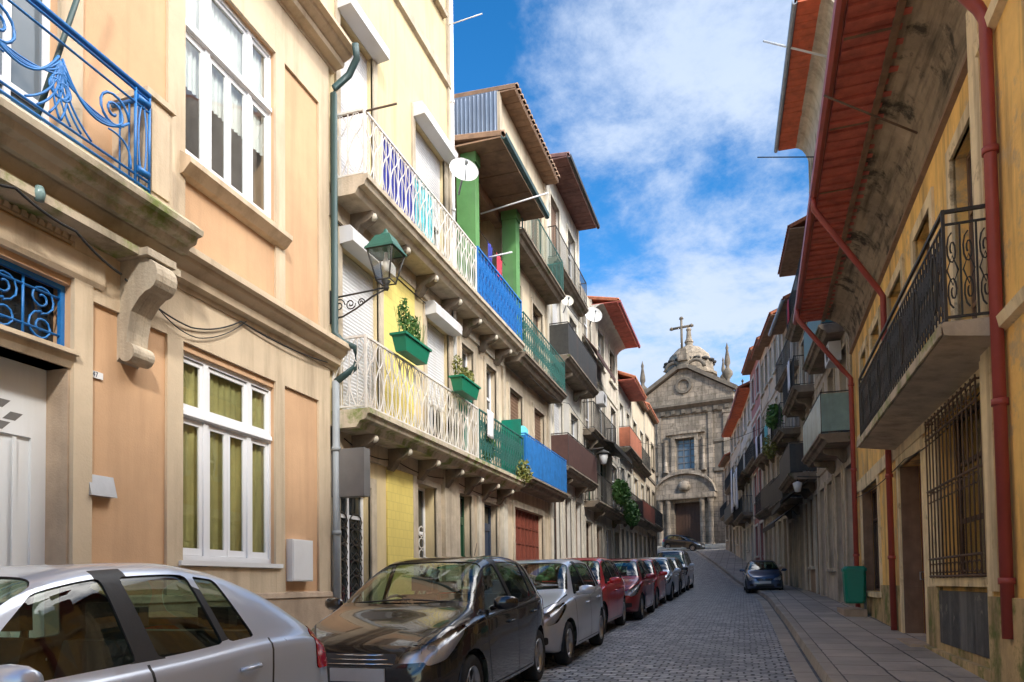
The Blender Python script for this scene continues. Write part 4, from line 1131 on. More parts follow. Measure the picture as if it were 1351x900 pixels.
# string course, top cornice
def mould(z0, z1, dp):
    h = z1 - z0
    return [(.0, z0), (.05, z0), (.06, z0 + .14 * h), (dp * .45, z0 + .2 * h), (dp * .5, z0 + .40 * h), (dp * .42, z0 + .42 * h), (dp * .75, z0 + .62 * h), (dp * .8, z0 + .74 * h), (dp, z0 + .78 * h), (dp, z0 + .96 * h), (dp * .9, z1), (0, z1)]
MB(FA).extr(mould(sz0, sz1, .30), -9, aE + .14).build('string_course', 'peach_trim', A)
cz1 = FA.z(452, 40, .4); cz0 = FA.z(446, 84, .2)
print('cornice', cz0, cz1)
MB(FA).extr(mould(cz0, cz1, .42), -9, aE + .16).build('cornice', 'peach_trim', A)
MB(FA).box(-9, aE + .0, .0, .06, cz1, 12.4).build('parapet', 'peach_trim', A)
m = MB(FA)
m.holes(-9, aE - .002, -1.2, 1.30, [(dr0 - .02, dr1 + .02, -2, 1.31)], .06, .0)
m.extr([(.0, 1.30), (.075, 1.30), (.06, 1.36), (.0, 1.38)], dr1 + .05, aE)
m.build('plinth', 'granite_plinth', A)
# door with its transom grille
for a, b in ((dr1 - .022, dr1 - .002), (dr0 + .002, dr0 + .022)):
    m = MB(FA); m.box(a, b, -.255, .004, -.5, dz1 - .002); m.build('door_jamb', 'granite_plinth', A)
D = MB(FA); D.box(dr0, dr1, -.30, -.26, -.5, dz1)
hs = []
for k in (0, 1):
    a = dr0 + (dr1 - dr0) / 2 * k; b = a + (dr1 - dr0) / 2
    hs += [(a + .16, b - .16, 1.0, dz1 - .62), (a + .16, b - .16, .2, .85)]
D.holes(dr0, dr1, -.5, dz1, hs, -.235, -.262)
D.box((dr0 + dr1) / 2 - .03, (dr0 + dr1) / 2 + .03, -.234, -.21, -.5, dz1)
D.box(dr1 - .33, dr1 - .30, -.234, -.225, .9, dz1 - .64)
dd = D.build('door', 'door_white', A)
for k in (0, 1):
    a = dr0 + (dr1 - dr0) / 2 * k; b = a + (dr1 - dr0) / 2
    for cx_, cz_ in (((a + b) / 2 - .11, dz1 - .47), ((a + b) / 2 + .11, dz1 - .47), ((a + b) / 2, dz1 - .38), ((a + b) / 2, dz1 - .56)):
        g = MB(FA); g.add([(cx_ - .09, -.2335, cz_ - .035), (cx_ - .02, -.2335, cz_ + .035), (cx_ + .09, -.2335, cz_ + .035), (cx_ + .02, -.2335, cz_ - .035)], [(0, 1, 2, 3)]); g.build('vent_slot', 'grey_box', dd, norm=False)
MB(FA).tube([((dr0 + dr1) / 2 + .08, -.235, 1.55), ((dr0 + dr1) / 2 + .08, -.19, 1.56), ((dr0 + dr1) / 2 + .13, -.18, 1.60)], .016, 8).build('handle', 'alloy', dd)
MB(FA).extr([(-.3, dz1), (.02, dz1), (.05, dz1 + .05), (.05, dz1 + .10), (.1, dz1 + .14), (.1, tz0 - .02), (.06, tz0), (-.3, tz0)], dr0, dr1 + .02).build('lintel', 'peach_trim', A)
tr = MB(FA)
tr.holes(dr0, dr1, tz0, tz1, [(dr0 + .04, dr1 - .04, tz0 + .04, tz1 - .04)], -.06, -.10)
tg_ = tr.build('transom_grille', 'iron_blue', A)
tr = MB(FA)
n = 5; wd = (dr1 - dr0 - .08) / n
for k in range(n):
    a = dr0 + .04 + wd * k
    tr.tube([(a, -.08, tz0), (a, -.08, tz1)], .012, 5)
    for sg in (1, -1):
        pts = []
        for j in range(20):
            q = j / 19; g = q * 10; rr = .13 * (1 - .8 * q)
            pts.append((a + wd / 2 + sg * rr * math.sin(g), -.08, (tz0 + tz1) / 2 + sg * (.12 - rr * math.cos(g))))
        tr.tube(pts, .010, 5)
tr.tube([(dr0, -.08, tz0 + .16), (dr1, -.08, tz0 + .16)], .012, 5); tr.tube([(dr0, -.08, tz1 - .12), (dr1, -.08, tz1 - .12)], .012, 5)
tr.build('scrollwork', 'iron_blue', tg_)
MB(FA).box(dr0, dr1, -.20, -.19, tz0, tz1).build('pane', 'glass_dark', tg_)
# frieze over the door with a fretted band
m = MB(FA); m.extr([(.0, tz1 + .06), (.05, tz1 + .06), (.07, tz1 + .1), (.07, tz1 + .3), (.04, tz1 + .33), (0, tz1 + .33)], dr0 - .3, dr1 + .30)
m.box(dr0 - .1, dr1 + .1, .002, .02, tz1 + .36, tz1 + .52)
for k in range(26):
    a = dr0 - .1 + (dr1 - dr0 + .2) * k / 26
    m.extrd([(a + .005, tz1 + .38), (a + .035, tz1 + .50), (a + .065, tz1 + .38)], .02, .045)
m.build('frieze', 'peach_trim', A)
# balcony with blue scrolled ironwork
bs1 = FA.s(268, 306, .55); bs0 = bs1 - 4.4
sl = MB(FA)
sl.extr([(.302, slz - .20), (.36, slz - .20), (.40, slz - .14), (.47, slz - .12), (.49, slz - .06), (.55, slz - .05), (.56, slz + .0), (.50, slz + .05), (.46, slz + .09), (.302, slz + .09)], bs0, bs1)
sl.box(bs0 + .02, bs1 - .02, .0, .302, sz0 - .03, sz0 + .04)
bal = sl.build('balcony', 'moss_trim', A)
rs1 = FA.s(197, 190, .45); rz0 = slz + .09; rz1 = FA.z(198, 128, .45)
print('railA', rs1, rz0, rz1, bs1)
rm = MB(FA); H = rz1 - rz0
rs0 = rs1 - 3.6
for z, r in ((rz1, .026), (rz1 - .045, .012), (rz1 - .16, .011), (rz0 + .10, .012), (rz0 + .03, .014)):
    rm.tube([(rs0, .45, z), (rs1, .45, z)], r, 6)
def spiral(s, z, r, t0, turns, sg, rr=.010, n=30, rin=.15):
    pts = []
    for j in range(n):
        q = j / (n - 1); g = t0 + sg * q * turns * 2 * math.pi; ra = r * (1 - (1 - rin) * q)
        pts.append((s + ra * math.cos(g), .45, z + ra * math.sin(g)))
    rm.tube(pts, rr, 6); return pts[0]
def arc(a, b, bulge, rr=.009, n=14):
    pts = []
    for j in range(n):
        q = j / (n - 1); nx, nz = -(b[1] - a[1]), (b[0] - a[0])
        k = bulge * 4 * q * (1 - q)
        pts.append((a[0] + (b[0] - a[0]) * q + nx * k, .45, a[1] + (b[1] - a[1]) * q + nz * k))
    rm.tube(pts, rr, 6)
for s_ in (rs1, rs1 - .16, rs0, rs0 + .16, rs1 - 1.83, rs1 - 1.67):
    rm.tube([(s_, .45, rz0), (s_, .45, rz1)], .014, 6)
for s_ in (rs1 - .08, rs0 + .08, rs1 - 1.75):
    rm.tube([(s_ + .045 * math.sin(2 * math.pi * k / 14), .45, rz0 + H / 2 + .36 * H * math.cos(2 * math.pi * k / 14)) for k in range(14)], .009, 6, True)
    for zz in (rz0 + .16, rz1 - .10): rm.tube([(s_ - .07, .45, zz), (s_ + .07, .45, zz)], .034, 6)
zc = (rz0 + rz1) / 2
for ce, sg in ((rs1 - .16, 1), (rs1 - 1.67, -1), (rs1 - 1.83, 1), (rs0 + .16, -1)):
    c0 = ce - sg * .24
    spiral(c0, zc + .06, .17, 0 if sg > 0 else math.pi, 1.9, sg, .012)
    mid = ce - sg * .76
    for k, bl in enumerate((.34, .26, .18, .08)):
        arc((ce - sg * (.07 + .03 * k), zc + .06 - .10 * k / 3), (mid + sg * .02, zc + .17 - .05 * k), bl * sg, .011 - .001 * k)
    for k in range(4): arc((mid, zc + .14), (mid + sg * (.30 - .1 * k), rz0 + .12), -.12 * sg, .009)
    spiral(mid - sg * .02, zc - .08, .12, math.pi / 2, 1.5, -sg, .010)
    arc((ce - sg * .05, rz0 + .12), (c0 - sg * .05, zc - .12), -.3 * sg)
rm.tube([(rs1, .45, rz1), (rs1, .02, rz1)], .02, 6); rm.tube([(rs1, .45, rz0 + .05), (rs1, .02, rz0 + .05)], .012, 6)
for k in range(1, 4): rm.tube([(rs1, .11 * k, rz0 + .05), (rs1, .11 * k, rz1)], .009, 6)
rm.build('railing', 'iron_blue', bal)
m = MB(FA); m.box(rs1 + .02, rs1 + .02 + .32, .0, .40, rz0, rz1 + .05); m.box(rs1 + .07, rs1 + .29, .4, .415, rz0 + .08, rz1 - .06)
m.box(rs1 + .0, rs1 + .36, .0, .43, rz1 + .05, rz1 + .11)
m.build('pedestal', 'peach_trim', bal)
# french window behind the balcony
window(A, FA, bw0, bw1, sz1 + .02, sz1 + 2.5, cols=(.25, .5, .75), rows=(.25, .75), sur=None, d=-.08, name='french_window', pm='glass_grey')
# scrolled console under the balcony end
cs = FA.s(180, 400, .1)
zt_ = sz0 - .0
m = MB(FA)
for off in (-.09, .0, .09):
    pr = [(.0, zt_), (.0, zt_ - .98)]
    for k in range(13): pr.append((.11 + .09 * math.cos(R(-150 + 20 * k)), zt_ - .90 + .09 * math.sin(R(-150 + 20 * k))))
    pr += [(.12, zt_ - .70), (.16, zt_ - .52), (.26, zt_ - .40)]
    for k in range(9): pr.append((.33 + .13 * math.cos(R(-90 + 22 * k)), zt_ - .20 + .15 * math.sin(R(-90 + 22 * k))))
    pr += [(.30, zt_)]
    m.extr(pr, cs + off - (.038 if off else .05), cs + off + (.038 if off else .05), smooth=False)
m.box(cs - .18, cs + .18, .0, .40, zt_ - .04, zt_ + .03)
m.tube([(cs - .10, .13, zt_ - .95), (cs + .10, .13, zt_ - .95)], .04, 8)
m.build('console', 'stone_trim', bal)
m = MB(FA); cs2 = cs - 2.6
m.extr([(0, zt_), (0, zt_ - .98), (.16, zt_ - .98), (.12, zt_ - .7), (.3, zt_ - .38), (.45, zt_ - .2), (.4, zt_)], cs2 - .18, cs2 + .18)
m.build('console', 'stone_trim', bal)
# little metal plate, number tile, meter box
p0 = FA.at(112, 625); p1 = FA.at(146, 655)
m = MB(FA); m.hexa([(s, d + (.05 if z < p0[1] - .05 and d > .01 else 0), z) for s in (p0[0], p1[0]) for d in (.005, .03) for z in (p1[1] - .02, p0[1])])
tag(m.build('letter_flap', 'metal_plate', loc=FA.P(p0[0], 0, p1[1])), 'small grey metal letter flap on the peach wall beside the white door', 'letter box')
p0 = FA.at(118, 488); p1 = FA.at(134, 502)
nt_ = thing('number_plate', 'tiny white house number tile high on the peach wall beside the door', 'house number', FA.P(p0[0], 0, p1[1]))
MB(FA).box(p0[0], p1[0], .002, .018, p1[1], p0[1]).build('tile', 'pvc_white', nt_)
fc = bpy.data.curves.new('digits', 'FONT'); fc.body = '47'; fc.size = (p0[1] - p1[1]) * 1.1; fc.extrude = .001
fo = bpy.data.objects.new('digits_tmp', fc)
COL.objects.link(fo); dg = bpy.context.evaluated_depsgraph_get(); dm = bpy.data.meshes.new_from_object(fo.evaluated_get(dg)); bpy.data.objects.remove(fo)
q = MB(FA); q.add([(p0[0] + .015 + v.co.x * .9, .0195 + v.co.z, p1[1] + .01 + v.co.y) for v in dm.vertices], [tuple(f.vertices) for f in dm.polygons]); q.build('digits', 'navy_door', nt_)
p0 = FA.at(386, 711, .1); p1 = FA.at(413, 767, .1)
m = MB(FA); m.box(p0[0], p1[0], .003, .10, p1[1], p0[1]); m.box(p0[0] + .015, p1[0] - .015, .1, .108, p1[1] + .015, p0[1] - .015)
mb_ = m.build('meter_box', 'pvc_white', loc=FA.P(p0[0], 0, p1[1])); tag(mb_, 'white flat meter box low on the peach wall beside the grey downpipe', 'meter box')
# downpipe, dark above the string course and zinc grey below
downpipe(A, FA, [(aE + .02, .46, cz1 - .02), (aE + .10, .44, cz0 + .1), (aE + .12, .30, cz0 - .1), (aE + .05, .10, cz0 - .3), (aE + .03, .10, cz0 - .4), (aE + .03, .10, sz1 + .15), (aE + .05, .2, sz1 + .02), (aE + .16, .36, sz1 - .05), (aE + .17, .36, sz0 + .05), (aE + .05, .10, sz0 - .18)], .05, 'pipe_green')
downpipe(A, FA, [(aE + .05, .10, sz0 - .17), (aE + .05, .10, .2)], .052, 'pipe_grey', [(aE + .05, .10, z) for z in (3.4, 2.2, 1.0)])
# ------------------------------------------------------------------ left 2: cream house with white iron balconies
FB = Fr(-5.6, 0, 0.0, 1)
b0 = aE + .06; b1 = FB.s(594, 300); b2 = FB.s(676, 600)
B = thing('cream_house', 'tall cream house with two white wrought iron balconies and white roller shutters', 'house', (-5.6, 11.5, zg(11)))
zl = FB.z(485, 540, .55); zu = FB.z(485, 236, .55)
print('B', b0, b1, b2, zl, zu)
def sp(px, py=500): return FB.s(px, py)
gz = lambda px, py, d=0: FB.z(px, py, d)
hB = []
# ground floor openings
g1 = (sp(446), sp(487), .3, gz(470, 640)); g2 = (sp(548), sp(573), .4, gz(560, 640)); 
l1 = (sp(450), sp(500), zl + .1, gz(475, 345)); l2 = (sp(562), sp(592), zl + .1, gz(575, 428))
u1 = (sp(449), sp(494), zu + .1, gz(470, 48)); u2 = (sp(549), sp(589), zu + .1, gz(570, 190))
t2 = (sp(556), sp(585), gz(585, 20) + .0, 14.2); t1 = (u1[0], u1[1], t2[2], 14.2)
hB = [g1, g2, l1, l2, u1, u2, t1, t2]
print(hB)
body(B, FB, b0, b1, -1.2, 15.5, hB, 'cream_render')
def B_shut(h, bx, z0, z1):
    m = MB(FB); n = int((z1 - z0) / .055)
    m.extr([(-.12, z0)] + [(-.10 + (.008 if k % 2 else 0), z0 + (z1 - z0) * k / (2 * n)) for k in range(2 * n + 1)] + [(-.12, z1)], h[0], h[1])
    o = m.build('roller_shutter', 'shutter_white', B)
    shutterbox(o, FB, h[0] - .08, h[1] + .12, z1 - .02, .26, .26)
    surround(o, FB, h[0], h[1], h[2], z1 + .1, 'stone_trim', sill=False, w_=.12)
B_shut(u1, 1, u1[2], u1[3])
B_shut(l1, 1, l1[2], l1[3])
B_shut((u2[0], u2[1], u2[2], u2[3]), 1, u2[2] + 1.15, u2[3])
window(B, FB, u2[0], u2[1], u2[2], u2[2] + 1.2, cols=(.5,), rows=(), sur=None)
B_shut((l2[0], l2[1], l2[2], l2[3]), 1, l2[2] + .9, l2[3])
window(B, FB, l2[0], l2[1], l2[2], l2[2] + .95, cols=(.5,), rows=(), sur=None)
for h in (t1, t2): window(B, FB, *h, cols=(.5,), rows=(.7,), sur='stone_trim', fm='white_paint')
# ground-floor door with fretted white ironwork, tall narrow white window
def fret(par, h, fm, solid):
    f = window(par, FB, *h, cols=(.5,), rows=(.82,), sur='stone_trim', fm=fm, sw=.16, sill=False, d=-.12, name='glazed_door')
    for a, b in ((h[0] + .07, (h[0] + h[1]) / 2 - .04), ((h[0] + h[1]) / 2 + .04, h[1] - .07)):
        m = MB(FB); z = h[2] + .1
        while z < h[2] + (h[3] - h[2]) * .78:
            c_ = (a + b) / 2; w_ = (b - a) / 2
            m.tube([(c_ + w_ * math.cos(g), -.11, z + .12 + .12 * math.sin(g)) for g in [2 * math.pi * k / 10 for k in range(10)]], .010, 4, True)
            m.tube([(a, -.11, z), (c_, -.11, z + .12), (b, -.11, z)], .008, 4)
            z += .24
        m.build('ironwork', 'iron_white' if solid else 'iron_black', f)
fret(B, g1, 'white_paint', False)
f = window(B, FB, *g2, cols=(.5,), rows=(.70,), sur='stone_trim', fm='white_paint', sw=.2, sill=False, d=-.22, name='glazed_door')
for a, b in ((g2[0] + .08, (g2[0] + g2[1]) / 2 - .05), ((g2[0] + g2[1]) / 2 + .05, g2[1] - .08)):
    m = MB(FB)
    for k in range(9): 
        z = g2[2] + .3 + k * .22; m.tube([((a + b) / 2 + (b - a) * .4 * math.cos(g), -.2, z + .1 * math.sin(g)) for g in [2 * math.pi * j / 8 for j in range(8)]], .012, 4, True)
    m.build('ironwork', 'iron_white', f)
m = MB(FB); m.holes(g1[0] - .2, g1[1] + .22, -.8, 0.9, [(g1[0], g1[1], -1, 1)], .045, .0); m.build('step_block', 'stone_trim', B)
# yellow glazed tile panels between the openings
m = MB(FB); m.box(sp(504), sp(546), .002, .03, zl + .05, zu - .40); m.box(sp(508), sp(546), .002, .03, .5, zl - .55); m.build('tile_panel', 'yellow_tile', B)
m = MB(FB)
m.box(b0, sp(446) - .16, .002, .04, -1, zl - .2); m.box(sp(575) + .2, b1 + .10, .002, .09, -1, zl - .25)
m.box(b0, b1, .002, .05, zl - .55, zl - .22); m.box(b0, b1, .002, .05, zu - .52, zu - .2)
m.box(b1 - .12, b1 + .001, .002, .05, zl + .1, 15.5)
zb_ = gz(590, 118); m.extr([(0, zb_), (.07, zb_ + .03), (.07, zb_ + .22), (0, zb_ + .25)], b0, b1)
m.build('stone_band', 'stone_trim', B)
cz_ = 14.9; MB(FB).extr(mould(cz_, cz_ + .5, .5), b0, b1).build('cornice', 'pale_stone', B)
# grooved white corner pipe
downpipe(B, FB, [(b1 + .02, .06, 15.3), (b1 + .02, .06, zl + .1)], .045, 'pvc_white', [(b1 + .02, .06, z) for z in (11.5, 9.2, 7.3, 5.4)])
# balconies
MG = .02
ub = balcony(B, FB, b0 + .02, b1 + .02, zu, .62, .16, 'stone_trim', corb=3, cmt='pale_stone', rail='oval', rh=.98, mt_=None) if False else None
def bal2(par, fr, s0, s1, z, mt, corb, rail, rmt, rh=1.0, step=.14, ends=(True, False), r=.008, dep=.6, cmt='dark_stone'):
    m = MB(fr)
    m.extr([(.02, z - .26), (dep - .18, z - .26), (dep - .12, z - .17), (dep - .03, z - .15), (dep, z - .08), (dep + .03, z - .07), (dep + .03, z), (.02, z)], s0, s1)
    b = m.build('balcony', mt, par)
    for i in range(corb):
        sc = s0 + (s1 - s0) * (i + .5) / corb; zz = z - .262
        MB(fr).extr([(.02, zz), (.02, zz - .34), (.08, zz - .36), (.14, zz - .30), (.22, zz - .18), (dep * .55, zz - .15), (dep * .68, zz - .10), (dep * .72, zz)], sc - .08, sc + .08).build('corbel', cmt, b)
        MB(fr).lathe([(.001, -.05), (.05, -.045), (.065, .0), (.05, .045), (.001, .05)], (sc, dep * .66, zz - .06), 10, 'x').build('corbel_boss', 'pale_stone', b)
    path = ([(s0 + .05, .02)] if ends[0] else []) + [(s0 + .05, dep - .05), (s1 - .03, dep - .05)] + ([(s1 - .03, .02)] if ends[1] else [])
    if rail: railing(b, fr, path, z, z + rh, rail, step, r, rmt)
    return b
UB = bal2(B, FB, b0 + .02, b1 + .05, zu, 'stone_trim', 4, 'lyre', 'iron_white', .98, .27, (True, False), .011)
LB = bal2(B, FB, b0 + .02, b1 + .05, zl, 'moss_trim', 4, 'lyre', 'iron_white', 1.05, .27, (True, False), .011)
# ------------------------------------------------------------------ left 3: green-pillared house (loggia under a low tin roof)
G = thing('loggia_house', 'house with light green loggia pillars under a brown eave between two taller houses', 'house', (-5.6, 15, zg(15)))
c0 = b1 + .08
gA = (sp(603), sp(619), .4, gz(610, 652)); gB = (sp(635), sp(653), .4, gz(645, 664))
lA = (sp(608), sp(624), zl + .1, zu - .75); lB = (sp(640), sp(654), zl + .1, zu - .75)
uA = (14.4, 15.15, zu + .1, zu + 2.1); uB = (15.6, 16.3, zu + .1, zu + 2.1)
c1 = 16.83
FL = FB
body(G, Fr(-5.6, 0, 0, 1), c0, c1, -1.2, zu - .1, [gA, gB, lA, lB], 'sand_render')
body(G, Fr(-6.7, 0, 0, 1), c0, c1, zu - .1, 10.5, [(uA[0], uA[1], uA[2], uA[3]), (uB[0], uB[1], uB[2], uB[3])], 'sand_render', depth=7.9)
MB(FB).box(c0, c1, -1.1, -.0, zu - .1, zu - .02).build('loggia_floor', 'stone_trim', G)
door(G, FB, *gA, mt='dark_green', transom=.5, sw=.16); door(G, FB, *gB, mt='navy_door', transom=.5, sw=.16)
window(G, FB, *lA, rows=(.72,), sw=.12); window(G, FB, *lB, rows=(.72,), sw=.12)
FG = Fr(-6.7, 0, 0, 1)
window(G, FG, *uA, sw=.08); window(G, FG, *uB, sw=.08)
MB(FB).box(c0, c1, .002, .05, zu - .5, zu - .2).build('stone_band', 'pale_stone', G)
m = MB(FB); m.box(c0, c1, .002, .05, zl - .55, zl - .22)
MB(FB).box(c1 - .30, c1, .002, .12, -1, zl - .57).build('pilaster', 'pale_stone', G); m.box(sp(627), sp(631), .002, .05, -1, zl - .55)
m.box(c0, c1, .002, .04, zl, zl + .1)
m.build('stone_band', 'pale_stone', G)
for a, b, e, g in ((13.98, 14.22, .0, .42), (16.5, 16.8, .18, .53)):
    m = MB(FB); m.box(a, b, e, g, zu + .002, 10.6); m.box(a - .02, b + .02, e - .02, g + .03, 10.36, 10.6)
    m.build('pillar', 'green_paint', G)
MB(FB).box(c0, c1, -.1, .1, 10.36, 10.6).build('beam', 'soffit_brown', G)
re = FB.z(722, 300, 1.2)
print('eaveG', re, FB.z(660, 158, 1.2))
gable_roof(G, FB, c0 - .0, c1 + .3, 10.62, 1.1, .10, 5, 'soffit_brown', 'soffit_brown', boards=True, gutter='pipe_green', bstep=.4)
ub2 = bal2(G, FB, b1 + .07, c1, zu, 'stone_trim', 3, None, None)
ub3 = bal2(G, FB, b1 + .07, c1, zl, 'moss_trim', 3, None, None)
panelrail(ub2, FB, [(b1 + .12, .50), (c1 - .04, .50), (c1 - .04, .02)], zu, zu + 1.02, 'blue_weave', 'iron_blue')
railing(ub2, FB, [(b1 + .12, .55), (c1 - .04, .55), (c1 - .04, .02)], zu, zu + 1.05, 'scroll', .2, .013, 'iron_blue')
railing(ub3, FB, [(b1 + .12, .55), (c1 - .04, .55), (c1 - .04, .02)], zl, zl + 1.05, 'scroll', .17, .011, 'iron_green')
# clothes poles
def pole(par, fr, s, d0, d1, z0, z1, r=.014, mt='pvc_white', name='clothes_pole'):
    return MB(fr).tube([(s, d0, z0), (s, d1, z1)], r, 6).build(name, mt, par)
pole(B, FB, b0 + .12, .1, 1.05, zu + .98, zu + .98, .016, 'iron_rust')
pole(G, FB, 15.2, .1, 1.7, 9.9, 10.1, .02)
pole(G, FB, 15.0, .1, .9, zu + 1.4, zu + 1.45, .02)
# ------------------------------------------------------------------ generic narrow Porto house
def seg(x0, y0, x1, y1, side):
    ang = math.atan2(x1 - x0, y1 - y0); u = Vector((math.sin(ang), math.cos(ang)))
    return Fr(x0 - u.x * y0, y0 - u.y * y0, ang, side), y0, y0 + math.hypot(x1 - x0, y1 - y0)
def row_house(name, label, fr, s0, s1, ze, wall, floors, ncol=2, bal={}, trim='stone_trim', roof=(0.5, 'soffit_brown', None), frame='white_paint',
              ground=('door', 'window'), wfrac=.5, gap=.012, doors=('brown_door', 'dark_wood', 'red_door', 'dark_green'), depth=9, gtop=None, cov=None, seed=1, side_mat=None, blinds=0.0, slope=.42, boards=True, glassm='glass_dark', gable=None, roof_from=None, tile='roof_tile'):
    rnd_ = random.Random(seed); s0 += gap
    p = fr.P((s0 + s1) / 2, 0, 0); zb0 = zg(p.y)
    t = thing(name, label, 'house', (p.x, p.y, zb0))
    zbot = zb0 - 1.2
    hs = []; todo = []
    cw = (s1 - s0) / ncol
    for i, z in enumerate(floors):
        znext = floors[i + 1] if i + 1 < len(floors) else ze
        french = i in bal
        for k in range(ncol):
            c = s0 + cw * (k + .5); hw = cw * wfrac / 2
            h = (c - hw, c + hw, z + (.06 if french else .75), min(z + 2.35, znext - .35))
            hs.append(h); todo.append((h, french))
    g0 = gtop or floors[0] - .7
    gl = []
    n = len(ground)
    for k, kind in enumerate(ground):
        c = s0 + (s1 - s0) * (k + .5) / n; hw = (s1 - s0) / n * .31
        zz = zg(fr.P(c, 0, 0).y) + .14
        h = (c - hw, c + hw, zz + (.0 if kind in ('door', 'garage') else .9), g0)
        hs.append(h); gl.append((h, kind))
    body(t, fr, s0, s1, zbot, ze, hs, wall, depth)
    for h, french in todo:
        if rnd_.random() < blinds:
            m = MB(fr); n_ = int((h[3] - h[2]) / .09)
            m.extr([(-.16, h[2])] + [(-.11 + (.012 if k % 2 else 0), h[2] + (h[3] - h[2]) * k / (2 * n_)) for k in range(2 * n_ + 1)] + [(-.16, h[3])], h[0], h[1])
            o = m.build('roller_blind', rnd_.choice(['shutter_white', 'shutter_cream', 'brown_door']), t); surround(o, fr, *h, trim, w_=.11)
        else:
            window(t, fr, *h, cols=(.5,), rows=(.28, .72) if french else (.6,), fm=frame if rnd_.random() < .7 else rnd_.choice(['white_paint', 'brown_door', 'dark_green']), sur=trim, sw=.11, sill=not french, fw=.05, pm=glassm)
    for h, kind in gl:
        if kind == 'door': door(t, fr, *h, mt=rnd_.choice(doors), transom=.55, sur=trim, sw=.15)
        elif kind == 'garage':
            m = MB(fr); m.box(h[0], h[1], -.2, -.16, h[2], h[3]); n_ = int((h[1] - h[0]) / .35)
            zs = [h[2] + (h[3] - h[2]) * q / 6 for q in range(7)]
            m.holes(h[0], h[1], h[2], h[3], [(h[0] + (h[1] - h[0]) * a / n_ + .03, h[0] + (h[1] - h[0]) * (a + 1) / n_ - .03, zs[b] + .03, zs[b + 1] - .03) for a in range(n_) for b in range(6)], -.13, -.16)
            o = m.build('door', 'red_door', t); surround(o, fr, *h, trim, sill=False, w_=.15)
        else: window(t, fr, *h, cols=(.5,), rows=(.7,), fm=rnd_.choice(['white_paint', 'dark_wood', 'dark_green']), sur=trim, sw=.13)
    m = MB(fr)
    for z in floors: m.extr([(0, z - .24), (.05, z - .22), (.07, z - .06), (0, z - .03)], s0 + .002, s1 - .002)
    m.box(s0 + .001, s0 + .17, .002, .045, zbot + .4, ze - .01); m.box(s1 - .17, s1 - .001, .002, .045, zbot + .4, ze - .01)
    m.build('stone_band', trim, t)
    for i, spec in bal.items():
        z = floors[i]
        kind, bm_, dep, corb = spec[:4]; a, b = (spec[4] if len(spec) > 4 else (0, 1))
        aa, bb = s0 + .05 + (s1 - s0 - .1) * a, s0 + .05 + (s1 - s0 - .1) * b
        B_ = balcony(t, fr, aa, bb, z, dep, .14, 'dark_stone' if corb != 3 else 'stone_trim', corb=2 if corb else 0, cmt='dark_stone', mould=True)
        path = [(aa + .05, .02), (aa + .05, dep - .04), (bb - .05, dep - .04), (bb - .05, .02)]
        if kind == 'panel': panelrail(B_, fr, path, z, z + 1.02, bm_, spec[5] if len(spec) > 5 else 'iron_black', .2 if len(spec) > 5 else .7)
        else: railing(B_, fr, path, z, z + 1.0, kind, .13 if kind == 'bars' else .17, .009, bm_)
    ov, sm_, gut = roof
    gable_roof(t, fr, roof_from or s0, s1 - .005, ze, ov, slope, 4.5, sm_, tile, boards=boards, gutter=gut, cov=cov, bstep=.25, gable=gable or wall)
    return t

FC = Fr(-5.6, 0, 0, 1)
Chz = row_house('brown_eaved_house', 'sand coloured house with a bright blue panel balcony and a wide brown eave', FC, 16.85, 21.38, 13.9, 'sand_render', [4.15, 7.2, 10.3], 2,
    {0: ('panel', 'blue_panel', .6, 0, (0, 1), 'iron_blue'), 1: ('scroll', 'iron_green', .6, 0), 2: ('bars', 'iron_green', .6, 0)}, roof=(.45, 'soffit_brown', None), ground=('garage',), seed=3, blinds=.3, slope=.05, gable='zinc_sheet', tile='soffit_brown')
# corrugated zinc on the side wall above the neighbour's low roof
m = MB(FC); n = 30
for k in range(n):
    d0_ = -.02 - 3.4 * k / n; d1_ = -.02 - 3.4 * (k + 1) / n
    zt1 = 13.88 + .0 * k
    m.hexa([(16.85 - dd, d, z) for dd, d in ((.03, d0_), (.03, d1_))for z in (11.2, zt1)] + [(16.85 - .0, d, z) for d in (d0_, d1_) for z in (11.2, zt1)])
    m.tube([(16.85 - .035, (d0_ + d1_) / 2, 11.2), (16.85 - .035, (d0_ + d1_) / 2, zt1)], .028, 5)
m.build('corrugated_cladding', 'zinc_sheet', Chz)
MB(FC).box(16.75, 16.85, -3.5, .02, 11.1, 11.2).build('flashing', 'terracotta', Chz)
Dh = row_house('white_narrow_house', 'narrow white house with black iron balcony, maroon panel balcony below and dark projecting eave', FC, 21.38, 26.15, 14.7, 'white_render', [5.05, 8.5, 11.6], 2,
    {0: ('panel', 'maroon_panel', .62, 1), 1: ('panel', 'iron_black', .68, 1), 2: ('bars', 'iron_black', .35, 0)}, trim='pale_stone', roof=(.72, 'soffit_dark', 'iron_black'), ground=('window', 'door', 'door'), seed=4, blinds=.25, slope=.08, tile='soffit_dark')
Eh = row_house('red_eaved_house', 'grey house with a deep red boarded eave carrying a white dish', FC, 26.15, 34.6, 12.8, 'grey_render', [4.5, 7.2, 10.0], 3,
    {0: ('bars', 'iron_black', .6, 1), 1: ('bars', 'iron_black', .5, 1, (0, .6))}, trim='pale_stone', roof=(1.05, 'soffit_red', 'red_pipe'), ground=('door', 'door', 'window', 'door'), seed=5, slope=.2, roof_from=28.6, cov=(.5, .5, 'white_render'))
